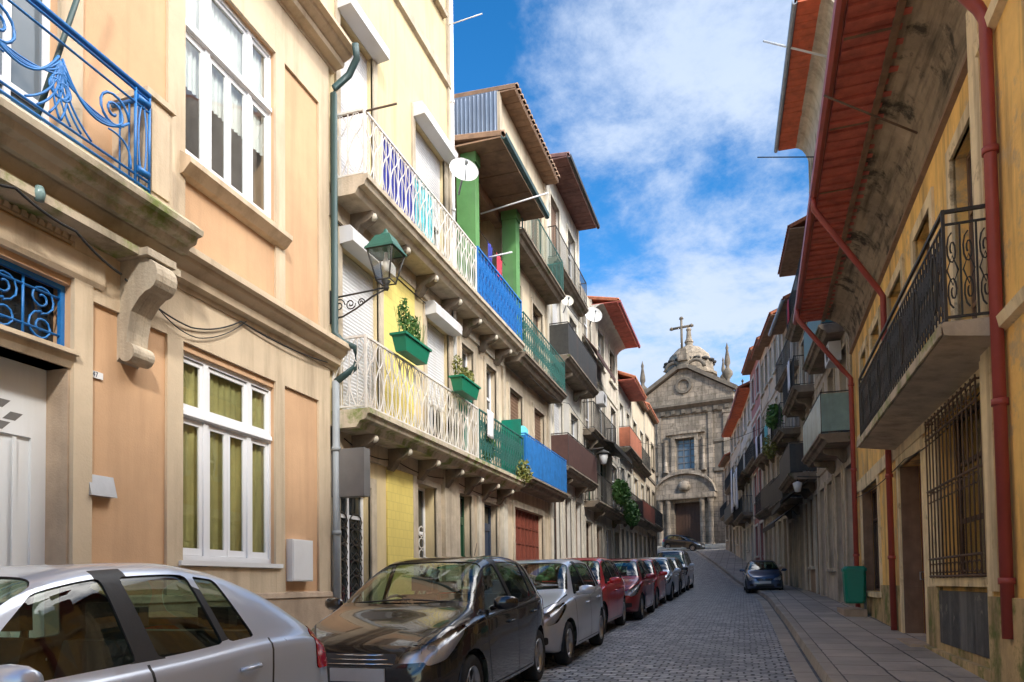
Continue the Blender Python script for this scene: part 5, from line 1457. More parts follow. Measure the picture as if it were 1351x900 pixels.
Fh = row_house('terracotta_balcony_house', 'pale cream house with a terracotta balcony and a chimney on its red roof', FC, 34.6, 39.0, 11.3, 'white_render', [4.8, 8.0], 2,
    {0: ('bars', 'iron_black', .6, 1), 1: ('panel', 'terracotta', .6, 0)}, trim='pale_stone', roof=(.85, 'soffit_red', None), ground=('door', 'window', 'door'), seed=6)
m = MB(FC); m.box(36.4, 37.2, -1.4, -.6, 11.5, 13.4); m.box(36.32, 37.28, -1.48, -.52, 13.4, 13.52); m.box(36.6, 37.0, -1.2, -.8, 13.52, 13.9); m.build('chimney', 'dark_stone', Fh)
Gh = row_house('sunlit_end_house', 'warm sand coloured house with a red panel balcony far down the left row', FC, 39.0, 44.6, 12.0, 'sand_render', [4.9, 8.1], 2,
    {0: ('panel', 'red_door', .6, 0), 1: ('bars', 'iron_black', .4, 0)}, trim='pale_stone', roof=(.3, 'soffit_brown', None), ground=('door', 'window', 'door'), seed=8)
Hh = row_house('grey_end_house', 'grey stone house closing the left row before the church', FC, 44.6, 50.2, 12.4, 'sand_render', [5.1, 8.3], 2,
    {0: ('bars', 'iron_black', .5, 0)}, trim='dark_stone', roof=(.3, 'soffit_brown', None), ground=('door', 'window', 'door'), seed=9)
f_, a_, b_ = seg(-5.9, 50.3, -8.3, 61, 1)
row_house('brown_corner_house', 'brown house where the left row turns towards the church', f_, a_, b_, 12.6, 'brown_render', [5.4, 8.6], 3, {0: ('bars', 'iron_black', .5, 0)}, roof=(.3, 'soffit_brown', None), ground=('door', 'window', 'door'), seed=11)
f_, a_, b_ = seg(-8.3, 61.1, -9.6, 69, 1)
row_house('orange_house', 'small orange house squeezed against the left side of the church', f_, a_, b_, 11.5, 'ochre_render', [7.0], 2, {}, roof=(.3, 'soffit_brown', None), ground=('door', 'window'), seed=12)

# ------------------------------------------------------------------ right row, nearest first
FR = Fr(2.25, 0, .02, -1)
Y0 = FR.s(1318, 600); Y1 = FR.s(1128, 600)
RH = thing('yellow_house', 'peeling yellow house with a long black iron balcony, barred window and red corrugated eave', 'house', (2.8, 12, zg(12)))
bd = .58
zs = FR.z(1245, 425, bd); zr = FR.z(1245, 268, bd); se0 = FR.s(1245, 425, bd); se1 = FR.s(1133, 578, bd)
ze = FR.z(1062, 380, 1.17); 
print('R', Y0, Y1, zs, zr, se0, se1, ze, FR.z(1113, 0, 1.17))
ze = (ze + FR.z(1113, 10, 1.17)) / 2
pr_ = lambda x, y, d=0: FR.at(x, y, d)
gr = (pr_(1308, 600)[0], pr_(1238, 600)[0], pr_(1275, 762)[1], pr_(1275, 522)[1])
bp_ = (gr[0], gr[1], zg(8) + .35, gr[2] - .16)
dR = (pr_(1221, 700)[0], pr_(1190, 700)[0], zg(10) + .1, pr_(1205, 602)[1])
eR = (pr_(1161, 700)[0], pr_(1139, 700)[0], zg(15) + .7, pr_(1150, 638)[1])
up = [(pr_(1300, 200)[0] + .1, pr_(1256, 200)[0], zs + .06, zs + 2.5), (pr_(1228, 250)[0], pr_(1205, 250)[0], zs + .06, zs + 2.5), (pr_(1190, 330)[0], pr_(1171, 330)[0], zs + .8, zs + 2.5), (pr_(1160, 380)[0], pr_(1149, 400)[0], zs + .8, zs + 2.5), (pr_(1142, 400)[0], pr_(1134, 400)[0], zs + .8, zs + 2.5)]
print('R open', gr, bp_, dR, eR, up)
body(RH, FR, Y0, Y1, -1.2, ze, [gr, dR, eR] + up, 'yellow_render')
for k, h in enumerate(up):
    w_ = window(RH, FR, *h, cols=(.5,), rows=(.28, .72), fm='brown_door' if k < 2 else 'white_paint', sur='yellow_trim', sw=.17, sill=k > 1, d=-.14, pm='glass_grey' if k < 1 else 'glass_dark', name='french_window' if k < 2 else 'window')
# barred window
w_ = window(RH, FR, *gr, cols=(.5,), rows=(.35, .7), fm='dark_wood', sur='yellow_trim', sw=.15, sill=True, d=-.2, pm='glass_clear')
c = MB(FR); n = 30; a, b = gr[0] + .1, gr[0] + (gr[1] - gr[0]) * .5
c.add([(a + (b - a) * k / n, -.34 + .03 * math.sin(k * 1.6), z) for k in range(n + 1) for z in (gr[2], gr[2] + (gr[3] - gr[2]) * .6)], [(2 * k, 2 * k + 1, 2 * k + 3, 2 * k + 2) for k in range(n)], True); c.build('curtain', 'curtain_amber', w_)
m = MB(FR); n = 13
dpt = .13
for k in range(n + 1):
    s_ = gr[0] - .04 + (gr[1] - gr[0] + .08) * k / n
    m.tube([(s_, dpt, gr[2] + .0), (s_, dpt, gr[3] + .02)], .010, 5)
    if k < n:
        w2 = (gr[1] - gr[0]) / n / 2
        for zz in (gr[3] - .13, gr[2] + .12, (gr[2] * .45 + gr[3] * .55) - .1):
            m.tube([(s_ + w2 + w2 * .9 * math.cos(g), dpt, zz + .06 * math.sin(g)) for g in [2 * math.pi * j / 8 for j in range(8)]], .006, 4, True)
for zz in (gr[2] + .02, gr[2] * .45 + gr[3] * .55, gr[3] - .02, gr[2] + .24, gr[3] - .24):
    m.tube([(gr[0] - .05, dpt, zz), (gr[1] + .05, dpt, zz)], .016, 5)
for s_ in (gr[0] - .04, gr[1] + .04):
    for zz in (gr[2] + .02, gr[2] * .45 + gr[3] * .55, gr[3] - .02): m.tube([(s_, dpt, zz), (s_, -.02, zz)], .014, 5)
m.build('window_grille', 'iron_rust', w_)
MB(FR).box(bp_[0], bp_[1], .002, .05, bp_[2], bp_[3]).build('slate_panel', 'board_black', RH)
d_ = door(RH, FR, *dR, mt='red_door', sur='yellow_trim', sw=.16, d=-.28)
m = MB(FR); m.box(dR[0] - .2, dR[1] + .2, .0, .28, zg(10) - .3, zg(10) + .2); m.build('doorstep', 'granite_plinth', RH)
for h, dd_ in ((dR, .27), (eR, .19)):
    for a, b in ((h[0] + .002, h[0] + .02), (h[1] - .02, h[1] - .002)): MB(FR).box(a, b, -dd_, .003, h[2], h[3] - .002).build('door_jamb', 'brown_door', RH)
tag_e = window(RH, FR, *eR, cols=(.5,), rows=(.7,), fm='dark_wood', sur='yellow_trim', sw=.15, d=-.2)
m = MB(FR)
m.box(Y0, Y0 + .16, .002, .10, .3, ze - .6)
m.box(pr_(1236, 600)[0] + .16, dR[0] - .16, .002, .03, 1.2, zs - .4)
m.box(Y0, Y1 - .01, .002, .04, zs - .34, zs - .1)
m.build('pilaster', 'yellow_trim', RH)
m = MB(FR); m.holes(Y0, Y1 - .01, -1.2, zg(10) + 1.0, [(dR[0] - .17, dR[1] + .17, -2, 9), (bp_[0] + .002, bp_[1] - .002, bp_[2] + .002, 9), (eR[0] - .1, eR[1] + .1, eR[2] - .05, 9)], .035, .0); m.build('plinth', 'mossy_wall', RH)
m = MB(FR); m.box(Y0, Y1, .036, .10, -1, zg(9) + .22); m.build('plinth_step', 'mossy_wall', RH)
# the deep boarded eave over a coved cornice
gable_roof(RH, FR, Y0, Y1, ze, 1.17, .35, 4.5, 'soffit_red', 'roof_tile', boards=True, gutter='red_pipe', cov=(.82, .62, 'cove_plaster'), bstep=.12, rel=1.5)
m = MB(FR)
for k in range(6):
    s_ = Y0 + (Y1 - Y0) * (k + .5) / 6; m.extr([(.63, ze - .04), (1.15, ze - .04), (1.15, ze - .055), (.63, ze - .055)], s_ - .02, s_ + .02)
m.extr([(.57, ze - .03), (.57, ze - .085), (.65, ze - .085), (.65, ze - .03)], Y0, Y1 - .01)
m.extr([(-.01, ze - .87), (.05, ze - .87), (.06, ze - .94), (.0, ze - .97)], Y0, Y1)
m.build('eave_lath', 'soffit_brown', RH)
# balcony
sl = MB(FR); sl.extr([(.002, zs - .20), (bd - .05, zs - .13), (bd, zs - .12), (bd + .02, zs - .02), (bd, zs), (.002, zs)], se0, se1)
RB = sl.build('balcony', 'stone_trim', RH)
MB(FR).extr([(bd + .021, zs - .125), (bd + .035, zs - .12), (bd + .035, zs - .015), (bd + .021, zs - .01)], se0, se1).build('slab_edge', 'moss_trim', RB)
path = [(se0 + .04, .02), (se0 + .04, bd - .03), (se1 - .04, bd - .03), (se1 - .04, .02)]
railing(RB, FR, path, zs, zr, 'scroll', .125, .011, 'iron_black', mid=True)
for k in range(7):
    m = MB(FR); s_ = se0 + .4 + (se1 - se0 - .8) * k / 6
    m.tube([(s_ + .10 * math.sin(2 * math.pi * j / 12), bd - .02, zs + .5 + .28 * math.cos(2 * math.pi * j / 12)) for j in range(12)], .012, 5, True)
    m.build('medallion', 'iron_black', RB)
# three red downpipes running from the gutter back to the wall
go = 1.17 + .07
p1 = pr_(1303, 25, .15); 
downpipe(RH, FR, [(p1[0] - .35, go, ze - .05), (p1[0] - .30, go - .1, ze - .2), (p1[0] + .0, .22, p1[1] + .12), (p1[0], .17, p1[1]), (p1[0], .17, pr_(1340, 845, .17)[1])], .055, 'red_pipe', [(p1[0], .17, z) for z in (6.8, 5.3, 3.0, 1.4)])
s2_ = pr_(1172, 600, .1)[0]; s3_ = pr_(1125, 600, .1)[0]
downpipe(RH, FR, [(s2_ - 1.0, go, ze - .05), (s2_ - 1.0, go, ze - .25), (s2_ - .05, .2, ze - 1.35), (s2_, .10, ze - 1.5), (s2_, .10, zg(14) + .12)], .05, 'red_pipe', [(s2_, .10, 3.2), (s2_, .10, 1.8)])
downpipe(RH, FR, [(s3_ - .6, go, ze - .05), (s3_ - .6, go, ze - .3), (s3_ - .02, .25, ze - 1.45), (s3_, .09, ze - 1.65), (s3_, .09, zg(18) + .12)], .055, 'red_pipe', [(s3_, .09, z) for z in (6, 4, 2)])
pole(RH, FR, pr_(1180, 160, .5)[0], .25, 1.3, ze - .85, ze - .12, .015, 'iron_rust', 'stay_rod')

# house at the very right edge, mostly outside the photo
FE = Fr(2.25 - .10, 0, .02, -1)
EH = thing('ochre_house', 'ochre rendered house with mossy base at the right edge of the photo', 'house', (2.5, 2, zg(2)))
Ye = Y0 - .04
ho = [(Ye - 3.4, Ye - 2.3, 4.6, 7.0), (Ye - 6.2, Ye - 5.1, 4.6, 7.0), (Ye - 3.4, Ye - 2.3, .2, 2.9), (Ye - 6.2, Ye - 5.1, 1.2, 2.9)]
body(EH, FE, -10, Ye, -1.2, ze + 1.9, ho, 'yellow_render')  # unseen eave height set so that it shades the left facades
for h in ho: window(EH, FE, *h, sur='yellow_trim')
m = MB(FE); m.box(Ye - .30, Ye - .0, .002, .04, 1.3, ze - .7)
for k, z in enumerate((zs - .15, zs + 2.6)):
    m.extr([(.0, z), (.07, z + .02), (.09, z + .12), (.05, z + .16), (0, z + .18)], -10, Ye - .31)
m.build('frame_moulding', 'yellow_trim', EH)
m = MB(FE); m.holes(-10, Ye, -1.2, 1.25, [(Ye - 3.4, Ye - 2.3, -2, 3)], .05, 0); m.build('plinth', 'mossy_wall', EH)
gable_roof(EH, FE, -10, Ye - .02, ze + 1.9, 1.1, .35, 4.5, 'soffit_red', 'roof_tile', gutter='red_pipe', cov=(.8, .6, 'cove_plaster'), bstep=.16)

f_, a_, b_ = seg(2.25 + .02 * Y1, Y1 + .03, 2.45, 25.4, -1)
row_house('tall_stone_house', 'tall stone house rising behind the yellow one with an orange boarded eave', f_, a_, b_, 15.9, 'grey_render', [5.0, 7.9, 10.8, 13.4], 3,
    {0: ('panel', 'balcony_glass', .75, 1, (.0, .62)), 1: ('panel', 'iron_green', .6, 0, (.1, .7)), 2: ('bars', 'iron_black', .5, 0)}, roof=(.98, 'soffit_orange', 'pipe_grey'), ground=('door', 'door', 'window', 'door'), seed=21, cov=(.9, .45, 'stone_trim'))
f_, a_, b_ = seg(2.45, 25.4, 2.3, 29.4, -1)
row_house('lilac_trim_house', 'dark narrow house with pale door frames behind an iron balcony', f_, a_, b_, 13.2, 'brown_render', [5.0, 7.9, 10.8], 2,
    {0: ('panel', 'iron_black', .9, 1), 1: ('bars', 'iron_black', .7, 1), 2: ('bars', 'iron_black', .5, 0)}, trim='pale_stone', roof=(.68, 'soffit_brown', None), ground=('door', 'window', 'door'), seed=22)
f_, a_, b_ = seg(2.3, 29.4, 1.95, 33.5, -1)
row_house('plant_balcony_house', 'brown house with plants hanging over its dark balcony', f_, a_, b_, 12.3, 'grey_render', [4.6, 7.3, 9.9], 2,
    {0: ('panel', 'iron_black', .8, 1), 1: ('bars', 'iron_black', .8, 1), 2: ('bars', 'iron_black', .4, 0)}, trim='stone_trim', roof=(.5, 'soffit_brown', 'pipe_grey'), ground=('door', 'door', 'door'), seed=23)
f_, a_, b_ = seg(1.95, 33.5, 1.5, 38.0, -1)
row_house('sandstone_house', 'sand coloured house with tall pale windows over a dark awning balcony', f_, a_, b_, 13.2, 'sand_render', [4.9, 7.7, 10.6], 3,
    {0: ('panel', 'iron_black', .6, 0), 1: ('bars', 'iron_black', .6, 1)}, trim='pale_stone', roof=(.5, 'soffit_brown', None), ground=('door', 'window', 'door'), seed=24)
f_, a_, b_ = seg(1.5, 38.0, 1.2, 41.5, -1)
row_house('ochre_narrow_house', 'narrow ochre house with iron balconies before the pink one', f_, a_, b_, 13.6, 'sand_render', [5.0, 7.9, 10.7], 2,
    {0: ('bars', 'iron_black', .5, 0), 1: ('bars', 'iron_black', .5, 1)}, trim='stone_trim', roof=(.5, 'soffit_brown', None), ground=('door', 'door'), seed=25)
f_, a_, b_ = seg(1.2, 41.5, .75, 46.5, -1)
row_house('pink_house', 'dusky pink house with a white corner strip on the right side of the street', f_, a_, b_, 14.2, 'pink_render', [5.4, 8.3, 11.2], 2,
    {1: ('bars', 'iron_black', .5, 0)}, trim='white_render', roof=(.5, 'soffit_brown', None), ground=('door', 'window'), seed=26)
f_, a_, b_ = seg(.75, 46.5, .1, 55, -1)
row_house('white_laundry_house', 'white house hung with pale laundry under an orange tiled eave', f_, a_, b_, 13.4, 'white_render', [5.7, 8.3, 10.8], 3,
    {0: ('bars', 'iron_black', .7, 1), 1: ('bars', 'iron_black', .6, 1)}, trim='pale_stone', roof=(.7, 'soffit_orange', 'red_pipe'), ground=('door', 'window', 'door'), seed=27)
f_, a_, b_ = seg(.1, 55, -.7, 63, -1)
row_house('bluish_house', 'cream house with dark balconies beside the church front', f_, a_, b_, 13.6, 'sand_render', [6.4, 8.9, 11.2], 3,
    {0: ('panel', 'iron_black', .7, 1), 1: ('bars', 'iron_black', .6, 1)}, trim='pale_stone', roof=(.7, 'soffit_orange', None), ground=('door', 'window', 'door'), seed=28)
f_, a_, b_ = seg(-.7, 63, -1.4, 69, -1)
row_house('last_house', 'last small brown house on the right before the church', f_, a_, b_, 12.0, 'brown_render', [7.2, 9.6], 2,
    {0: ('bars', 'iron_black', .5, 0)}, trim='stone_trim', roof=(.5, 'soffit_brown', None), ground=('door', 'window'), seed=29)
# ------------------------------------------------------------------ church closing the street
CH = thing('church', 'grey granite baroque church with pediment, cross and pinnacles closing the street', 'church', (-5.6, 76, zg(76)))
ca = R(-12)
cu = Vector((math.cos(ca), math.sin(ca)))      # along the facade, left to right
class FrC:
    """church frame: s along the facade (left to right), d towards the street, z up"""
    @staticmethod
    def P(s, d, z): return Vector((-5.35 + cu.x * s + cu.y * d, 76 + cu.y * s - cu.x * d, z))
z0 = 4.75
zc = 19.6
dw, dh = 1.2, 4.4
win = (-1.05, 1.0, 13.1, 16.3)
m = MB(FrC)
m.holes(-4.9, 4.9, z0 - 1, zc, [(-1.35, 1.35, 0, z0 + 4.9), win], 0, -1.2)
m.box(-4.9, -4.1, -14, -1.21, z0 - 1, zc); m.box(4.1, 4.9, -14, -1.21, z0 - 1, zc); m.box(-4.1, 4.1, -14, -13.5, z0 - 1, zc)
m.box(4.9, 11, -14, -1.6, z0 - 1, zc - .6); m.box(-9.5, -4.9, -14, -1.6, z0 - 1, zc - 3)
m.build('wall', 'church_granite', CH)
m = MB(FrC)
for a, b in ((-4.92, -4.0), (4.0, 4.92)):
    m.box(a, b, .0, .28, z0, zc - .9); m.box(a - .1, b + .1, .0, .42, z0, z0 + 1.2); m.box(a - .08, b + .08, .0, .4, zc - 1.2, zc - .9)
for a, b in ((-2.9, -2.45), (2.45, 2.9)): m.box(a, b, .0, .2, z0 + 6.8, zc - .9)
m.build('pilaster', 'church_granite', CH)
m = MB(FrC)
m.extr([(0, zc - .85), (.25, zc - .85), (.3, zc - .5), (.3, zc - .3), (.55, zc - .15), (.8, zc), (.8, zc + .2), (0, zc + .2)], -5.1, 5.1)
for k in range(9): s_ = -4.4 + 1.1 * k; m.box(s_ - .22, s_ + .22, .31, .42, zc - .75, zc - .35)
m.build('entablature', 'church_dark', CH)
# pediment with raking cornices and oculus
ap = 24.4; zb1 = zc + .2
m = MB(FrC)
m.extrd([(-4.95, zb1), (4.95, zb1), (4.95, zb1 + .9), (.5, zb1 + 3.6), (.5, ap), (-.5, ap), (-.5, zb1 + 3.6), (-4.95, zb1 + .9)], -1.2, .0)
m.build('pediment', 'church_granite', CH)
m = MB(FrC)
out_ = [(-5.3, zb1 + .8), (-.5, zb1 + 3.7), (.5, zb1 + 3.7), (5.3, zb1 + .8)]
for a, b in zip(out_, out_[1:]):
    v = Vector((b[0] - a[0], b[1] - a[1])).normalized(); nrm = Vector((-v.y, v.x)) * .38
    m.extrd([(a[0], a[1]), (b[0], b[1]), (b[0] + nrm.x, b[1] + nrm.y), (a[0] + nrm.x, a[1] + nrm.y)], -1.1, .5)
m.lathe([(.95, .0), (.95, .22), (.72, .22), (.62, .02)], (0, 0, zb1 + 1.95), 24, 'd') if False else None
for k in range(24):
    g0, g1 = 2 * math.pi * k / 24, 2 * math.pi * (k + 1) / 24
    m.extrd([(.85 * math.cos(g0), zb1 + 2.0 + .85 * math.sin(g0)), (.85 * math.cos(g1), zb1 + 2.0 + .85 * math.sin(g1)), (.6 * math.cos(g1), zb1 + 2.0 + .6 * math.sin(g1)), (.6 * math.cos(g0), zb1 + 2.0 + .6 * math.sin(g0))], .002, .24)
m.build('raking_cornice', 'church_dark', CH)
# gable crest with volutes and the tall cross
m = MB(FrC)
m.box(-.5, .5, -.9, .3, ap, ap + .7); m.box(-.32, .32, -.7, .1, ap + .7, ap + 1.3)
m.build('cross_base', 'church_granite', CH)
for sg in (-1, 1):
    m = MB(FrC)
    pts = [(sg * (1.0 + 1.1 * (1 - k / 20) * math.cos(k * .42)), -.3, zb1 + 3.2 + 1.0 * (1 - k / 20) * math.sin(k * .42) + .6) for k in range(20)]
    m.tube(pts, .2, 6, r2=.08); m.build('volute', 'church_dark', CH)
def cross(s_, d_, zb_, h, w_, r, name='cross'):
    c = MB(FrC)
    for a, b in (((s_, d_, zb_), (s_, d_, zb_ + h)), ((s_ - w_, d_, zb_ + h * .72), (s_ + w_, d_, zb_ + h * .72))):
        c.tube([a, b], r, 8)
    for q in ((s_, d_, zb_ + h), (s_ - w_, d_, zb_ + h * .72), (s_ + w_, d_, zb_ + h * .72)):
        c.lathe([(.001, -.2), (r * 1.9, -.08), (r * 1.5, .08), (.001, .22)], q, 8)
    return c.build(name, 'iron_black' if r < .1 else 'church_dark', CH)
cross(-.2, -.3, ap + 1.2, 3.4, 1.05, .13)
# octagonal cupola with windows behind the gable
dm_ = MB(FrC); cc_ = (-.25, -3.2, 0)
dm_.lathe([(2.75, zc - 1), (2.7, 23.3), (2.9, 23.4), (2.9, 23.65), (2.6, 23.7), (2.5, 24.6), (2.1, 25.7), (1.3, 26.5), (.4, 26.9), (.4, 27.2), (.5, 27.3), (.3, 27.7), (.22, 28.5), (.3, 28.7), (.001, 29.1)], cc_, 16, smooth=False)
dm_.build('cupola', 'church_granite', CH)
m = MB(FrC)
for k in range(16):
    g = 2 * math.pi * (k + .5) / 16
    for r_, z_ in ((2.71, 22.9), (2.42, 24.9)):
      m = MB(FrC); m.lathe([(.001, .12), (.38, .1), (.42, .0), (.38, -.1), (.001, -.12)], (cc_[0] + r_ * math.cos(g), cc_[1] + r_ * math.sin(g), z_), 8)
      m.build('cupola_opening', 'room_dark', CH)
def pinn(s_, d_, zb_, k=1.0):
    c = MB(FrC)
    c.box(s_ - .55 * k, s_ + .55 * k, d_ - .55 * k, d_ + .55 * k, zb_ - 2.5, zb_ + .1)
    c.lathe([(.5, 0), (.5, .2), (.28, .35), (.25, .7), (.62, 1.2), (.58, 1.6), (.25, 2.0), (.22, 2.3), (.36, 2.6), (.34, 3.0), (.14, 4.2), (.2, 4.5), (.1, 4.8), (.001, 5.2)] if k == 1 else [(r_ * k, h_ * k) for r_, h_ in [(.5, 0), (.5, .2), (.28, .35), (.25, .7), (.62, 1.2), (.58, 1.6), (.25, 2.0), (.22, 2.3), (.36, 2.6), (.34, 3.0), (.14, 4.2), (.2, 4.5), (.1, 4.8), (.001, 5.2)]], (s_, d_, zb_), 10)
    c.build('pinnacle', 'church_dark', CH)
pinn(-4.6, -.5, 20.9, .85); pinn(4.3, -.8, 21.4, .85); pinn(-2.3, -5, 22.9, .6); pinn(7.4, -3.5, 20.6, .85); pinn(2.9, -5, 22.6, .6); pinn(8.9, -3.5, 20.2, .7)
cross(5.3, -3, 19.0, 3.2, .7, .07, 'small_cross')
m = MB(FrC); m.box(4.7, 5.9, -3.6, -2.4, 17, 19.05); m.build('cross_base', 'church_granite', CH)
# door and window with their surrounds
o = MB(FrC); o.box(-1.35, 1.35, -.75, -.6, z0 - 1, z0 + 4.9); n = 8
for k in range(n): o.box(-1.33 + 2.66 * k / n + .02, -1.33 + 2.66 * (k + 1) / n - .02, -.6, -.56, z0, z0 + 4.85)
o = o.build('door', 'dark_wood', CH)
m = MB(FrC); 
for s_ in (-2.6, -1.75, 1.75, 2.6):
    m.lathe([(.34, 0), (.34, .3), (.26, .4), (.24, 4.4), (.34, 4.6), (.36, 4.9)], (s_, .45, z0 + .3), 12)
    m.box(s_ - .38, s_ + .38, .0, .85, z0 - .3, z0 + .3)
m.box(-1.6, 1.6, .0, .2, z0 + 4.9, z0 + 5.2); m.box(-3.1, 3.1, .0, .95, z0 + 5.2, z0 + 5.75)
arcp = [(-3.2, z0 + 5.76)] + [(3.1 * math.cos(R(a)), z0 + 5.76 + 2.0 * math.sin(R(a))) for a in range(170, 9, -10)] + [(3.2, z0 + 5.76)]
m.extrd(arcp, .0, .55)
for k in range(len(arcp) - 1):
    a, b = arcp[k], arcp[k + 1]
    m.extrd([a, b, (b[0] * .98, b[1] + .3), (a[0] * .98, a[1] + .3)], .0, .95)
m.lathe([(.001, 0), (.5, .1), (.7, .5), (.5, .9), (.001, 1.1)], (0, .6, z0 + 6.0), 10)
m.build('portal', 'church_granite', CH)
wf = MB(FrC); hs = [(win[0] + .1 + .67 * i, win[0] + .67 * (i + 1) + .02, win[2] + .1 + .68 * j, win[2] + .68 * (j + 1) + .02) for i in range(3) for j in range(5)]
wf.holes(*win, hs, -.5, -.56); wf = wf.build('window', 'grey_box', CH)
MB(FrC).box(win[0], win[1], -.62, -.6, win[2], win[3]).build('pane', 'glass_grey', wf)
m = MB(FrC)
for a, b in ((win[0] - .4, win[0]), (win[1], win[1] + .4)): m.box(a, b, .0, .25, win[2] - .3, win[3] + .4)
m.box(win[0], win[1], .0, .24, win[3], win[3] + .4); m.box(win[0] - .7, win[1] + .7, .0, .5, win[2] - .6, win[2] - .3)
m.extrd([(-2.0, win[3] + .41), (2.1, win[3] + .41), (1.3, win[3] + .9), (.05, win[3] + 1.5), (-1.2, win[3] + .9)], .0, .45)
for s_ in (win[0] - .95, win[1] + .95): m.lathe([(.3, 0), (.3, .2), (.18, .3), (.16, 3.2), (.28, 3.4)], (s_, .3, win[2] - .3), 10)
m.box(win[0] - 1.3, win[1] + 1.3, .0, .55, win[3] + .05, win[3] + .15) if False else None
m.build('window_surround', 'church_granite', CH)
m = MB(FrC); 
for s_ in (-3.45, 3.45):
    m.box(s_ - .42, s_ + .42, .002, .03, 13, 15.6); m.box(s_ - .5, s_ + .5, .0, .2, 15.6, 15.85); m.box(s_ - .5, s_ + .5, .0, .3, 12.6, 13)
m.build('niche', 'church_dark', CH)
m = MB(FrC)
for k in range(4): m.box(-5.8 - .35 * k, 6.2 + .35 * k, .0, 2.2 + .4 * k, z0 - .6, z0 + .40 - .14 * k)
m.build('steps', 'church_steps', CH)

# ------------------------------------------------------------------ cars
XC = -3.45
def cy(front, L=3.95): return front + L / 2
car('silver_car', 'silver hatchback nearest the camera at the bottom left, seen from its side', -3.62, 4.67 - 3.95 / 2, 'paint_silver', style='rear_hatch', sc=(1, 1, .99))
car('bronze_car', 'dark bronze hatchback parked behind the nearest silver car, bonnet reflecting the houses', -3.14, 5.42 + .92 * 3.95 / 2, 'paint_bronze', rot=R(1.0), sc=(.98, .92, 1.01))
car('pale_silver_car', 'pale silver hatchback between the dark bronze car and the bright red one', -3.10, 9.15 + .92 * 3.95 / 2, 'paint_lightsilver', sc=(.97, .92, .98))
car('bright_red_car', 'bright red hatchback right behind the pale silver car', -3.32, 12.95 + .9 * 3.95 / 2, 'paint_red', rot=R(-.8), sc=(.98, .9, 1))
car('maroon_car', 'maroon hatchback facing down the street, fifth from the camera', -3.12, 16.7 + .93 * 3.95 / 2, 'paint_maroon', sc=(1, .93, .98))
car('small_red_car', 'red hatchback just behind the maroon one, mostly hidden', -3.18, 20.6 + .93 * 3.95 / 2, 'paint_red', sc=(.97, .93, .97))
car('grey_car', 'light grey hatchback between the hidden red car and the black one', -3.12, 24.5 + .93 * 3.95 / 2, 'paint_lightsilver', sc=(1, .93, 1))
car('black_car', 'black hatchback parked in front of the white van', -3.16, 28.4 + .93 * 3.95 / 2, 'paint_black', sc=(1, .93, 1))
car('white_van', 'white van with roof rack last in the row of parked vehicles', -3.16, 32.3 + 2.25, 'paint_white', style='van', cat='van', rack=True)
car('navy_car', 'dark blue hatchback alone on the right, half up on the pavement', .76, 29.3 + 3.95 / 2, 'paint_navy', group=None, rot=R(1.5), sc=(.84, .95, .86))
car('black_crossing_car', 'black hatchback standing in front of the church door', -5.4, 71.0, 'paint_black', group=None, rot=R(70))
# ------------------------------------------------------------------ street furniture and small things
# wall lantern on a scrolled bracket
ls, lz = aE + .10, FB.z(437, 390, .1)
LB_ = thing('street_lamp', 'green four-sided lantern on a scrolled iron bracket between the peach and cream houses', 'street lamp', FB.P(ls, 0, lz))
lo = .90
m = MB(FB)
m.box(ls - .05, ls + .05, .0, .03, lz - .35, lz + .12)
m.tube([(ls, .02, lz + .02), (ls, lo, lz + .06)], .014, 6)
m.tube([(ls, .02, lz - .28), (ls, .2, lz - .27), (ls, .42, lz - .18), (ls, .68, lz - .04), (ls, lo, lz + .04)], .014, 6)
for c_, r_, sg in ((.14, .10, 1), (.33, .085, -1), (.50, .06, 1)):
    m.tube([(ls, c_ + r_ * (1 - .8 * k / 17) * math.cos(sg * k * .55), lz - .10 + r_ * (1 - .8 * k / 17) * math.sin(sg * k * .55)) for k in range(18)], .010, 5)
m.build('bracket', 'iron_black', LB_)
def frustum(m, r0, r1, za, zb2, th=None):
    p = [(ls + a * r, lo + b * r, z) for r, z in ((r0, za), (r1, zb2)) for a, b in ((-1, -1), (1, -1), (1, 1), (-1, 1))]
    m.add(p, [(0, 1, 5, 4), (1, 2, 6, 5), (2, 3, 7, 6), (3, 0, 4, 7), (0, 1, 2, 3), (4, 5, 6, 7)])
zb2 = lz + .14; hh = .42
m = MB(FB); m.lathe([(.001, 0), (.03, .0), (.045, .04), (.03, .08), (.07, .13), (.001, .14)], (ls, lo, lz + .02), 10)
for a, b in ((-1, -1), (1, -1), (1, 1), (-1, 1)):
    m.tube([(ls + a * .10, lo + b * .10, zb2), (ls + a * .195, lo + b * .195, zb2 + hh)], .012, 5)
for z, r_ in ((zb2, .105), (zb2 + hh, .198)):
    m.tube([(ls - r_, lo - r_, z), (ls + r_, lo - r_, z), (ls + r_, lo + r_, z), (ls - r_, lo + r_, z)], .012, 5, True)
m.build('lantern_frame', 'iron_black', LB_)
m = MB(FB); frustum(m, .095, .185, zb2 + .01, zb2 + hh - .01); m.f = m.f[:-2]; m.mi = m.mi[:-2]; m.sm = m.sm[:-2]; m.build('pane', 'glass_lamp', LB_)
m = MB(FB); frustum(m, .225, .215, zb2 + hh, zb2 + hh + .035); frustum(m, .205, .11, zb2 + hh + .036, zb2 + hh + .22); m.lathe([(.10, 0), (.07, .04), (.04, .06), (.03, .1), (.001, .13)], (ls, lo, zb2 + hh + .22), 10); m.build('lantern_roof', 'lamp_green', LB_)
m = MB(FB); m.lathe([(.001, 0), (.03, .01), (.05, .09), (.04, .16), (.02, .2), (.02, .28), (.001, .28)], (ls, lo, zb2 + .14), 10); m.build('bulb', 'pvc_white', LB_)
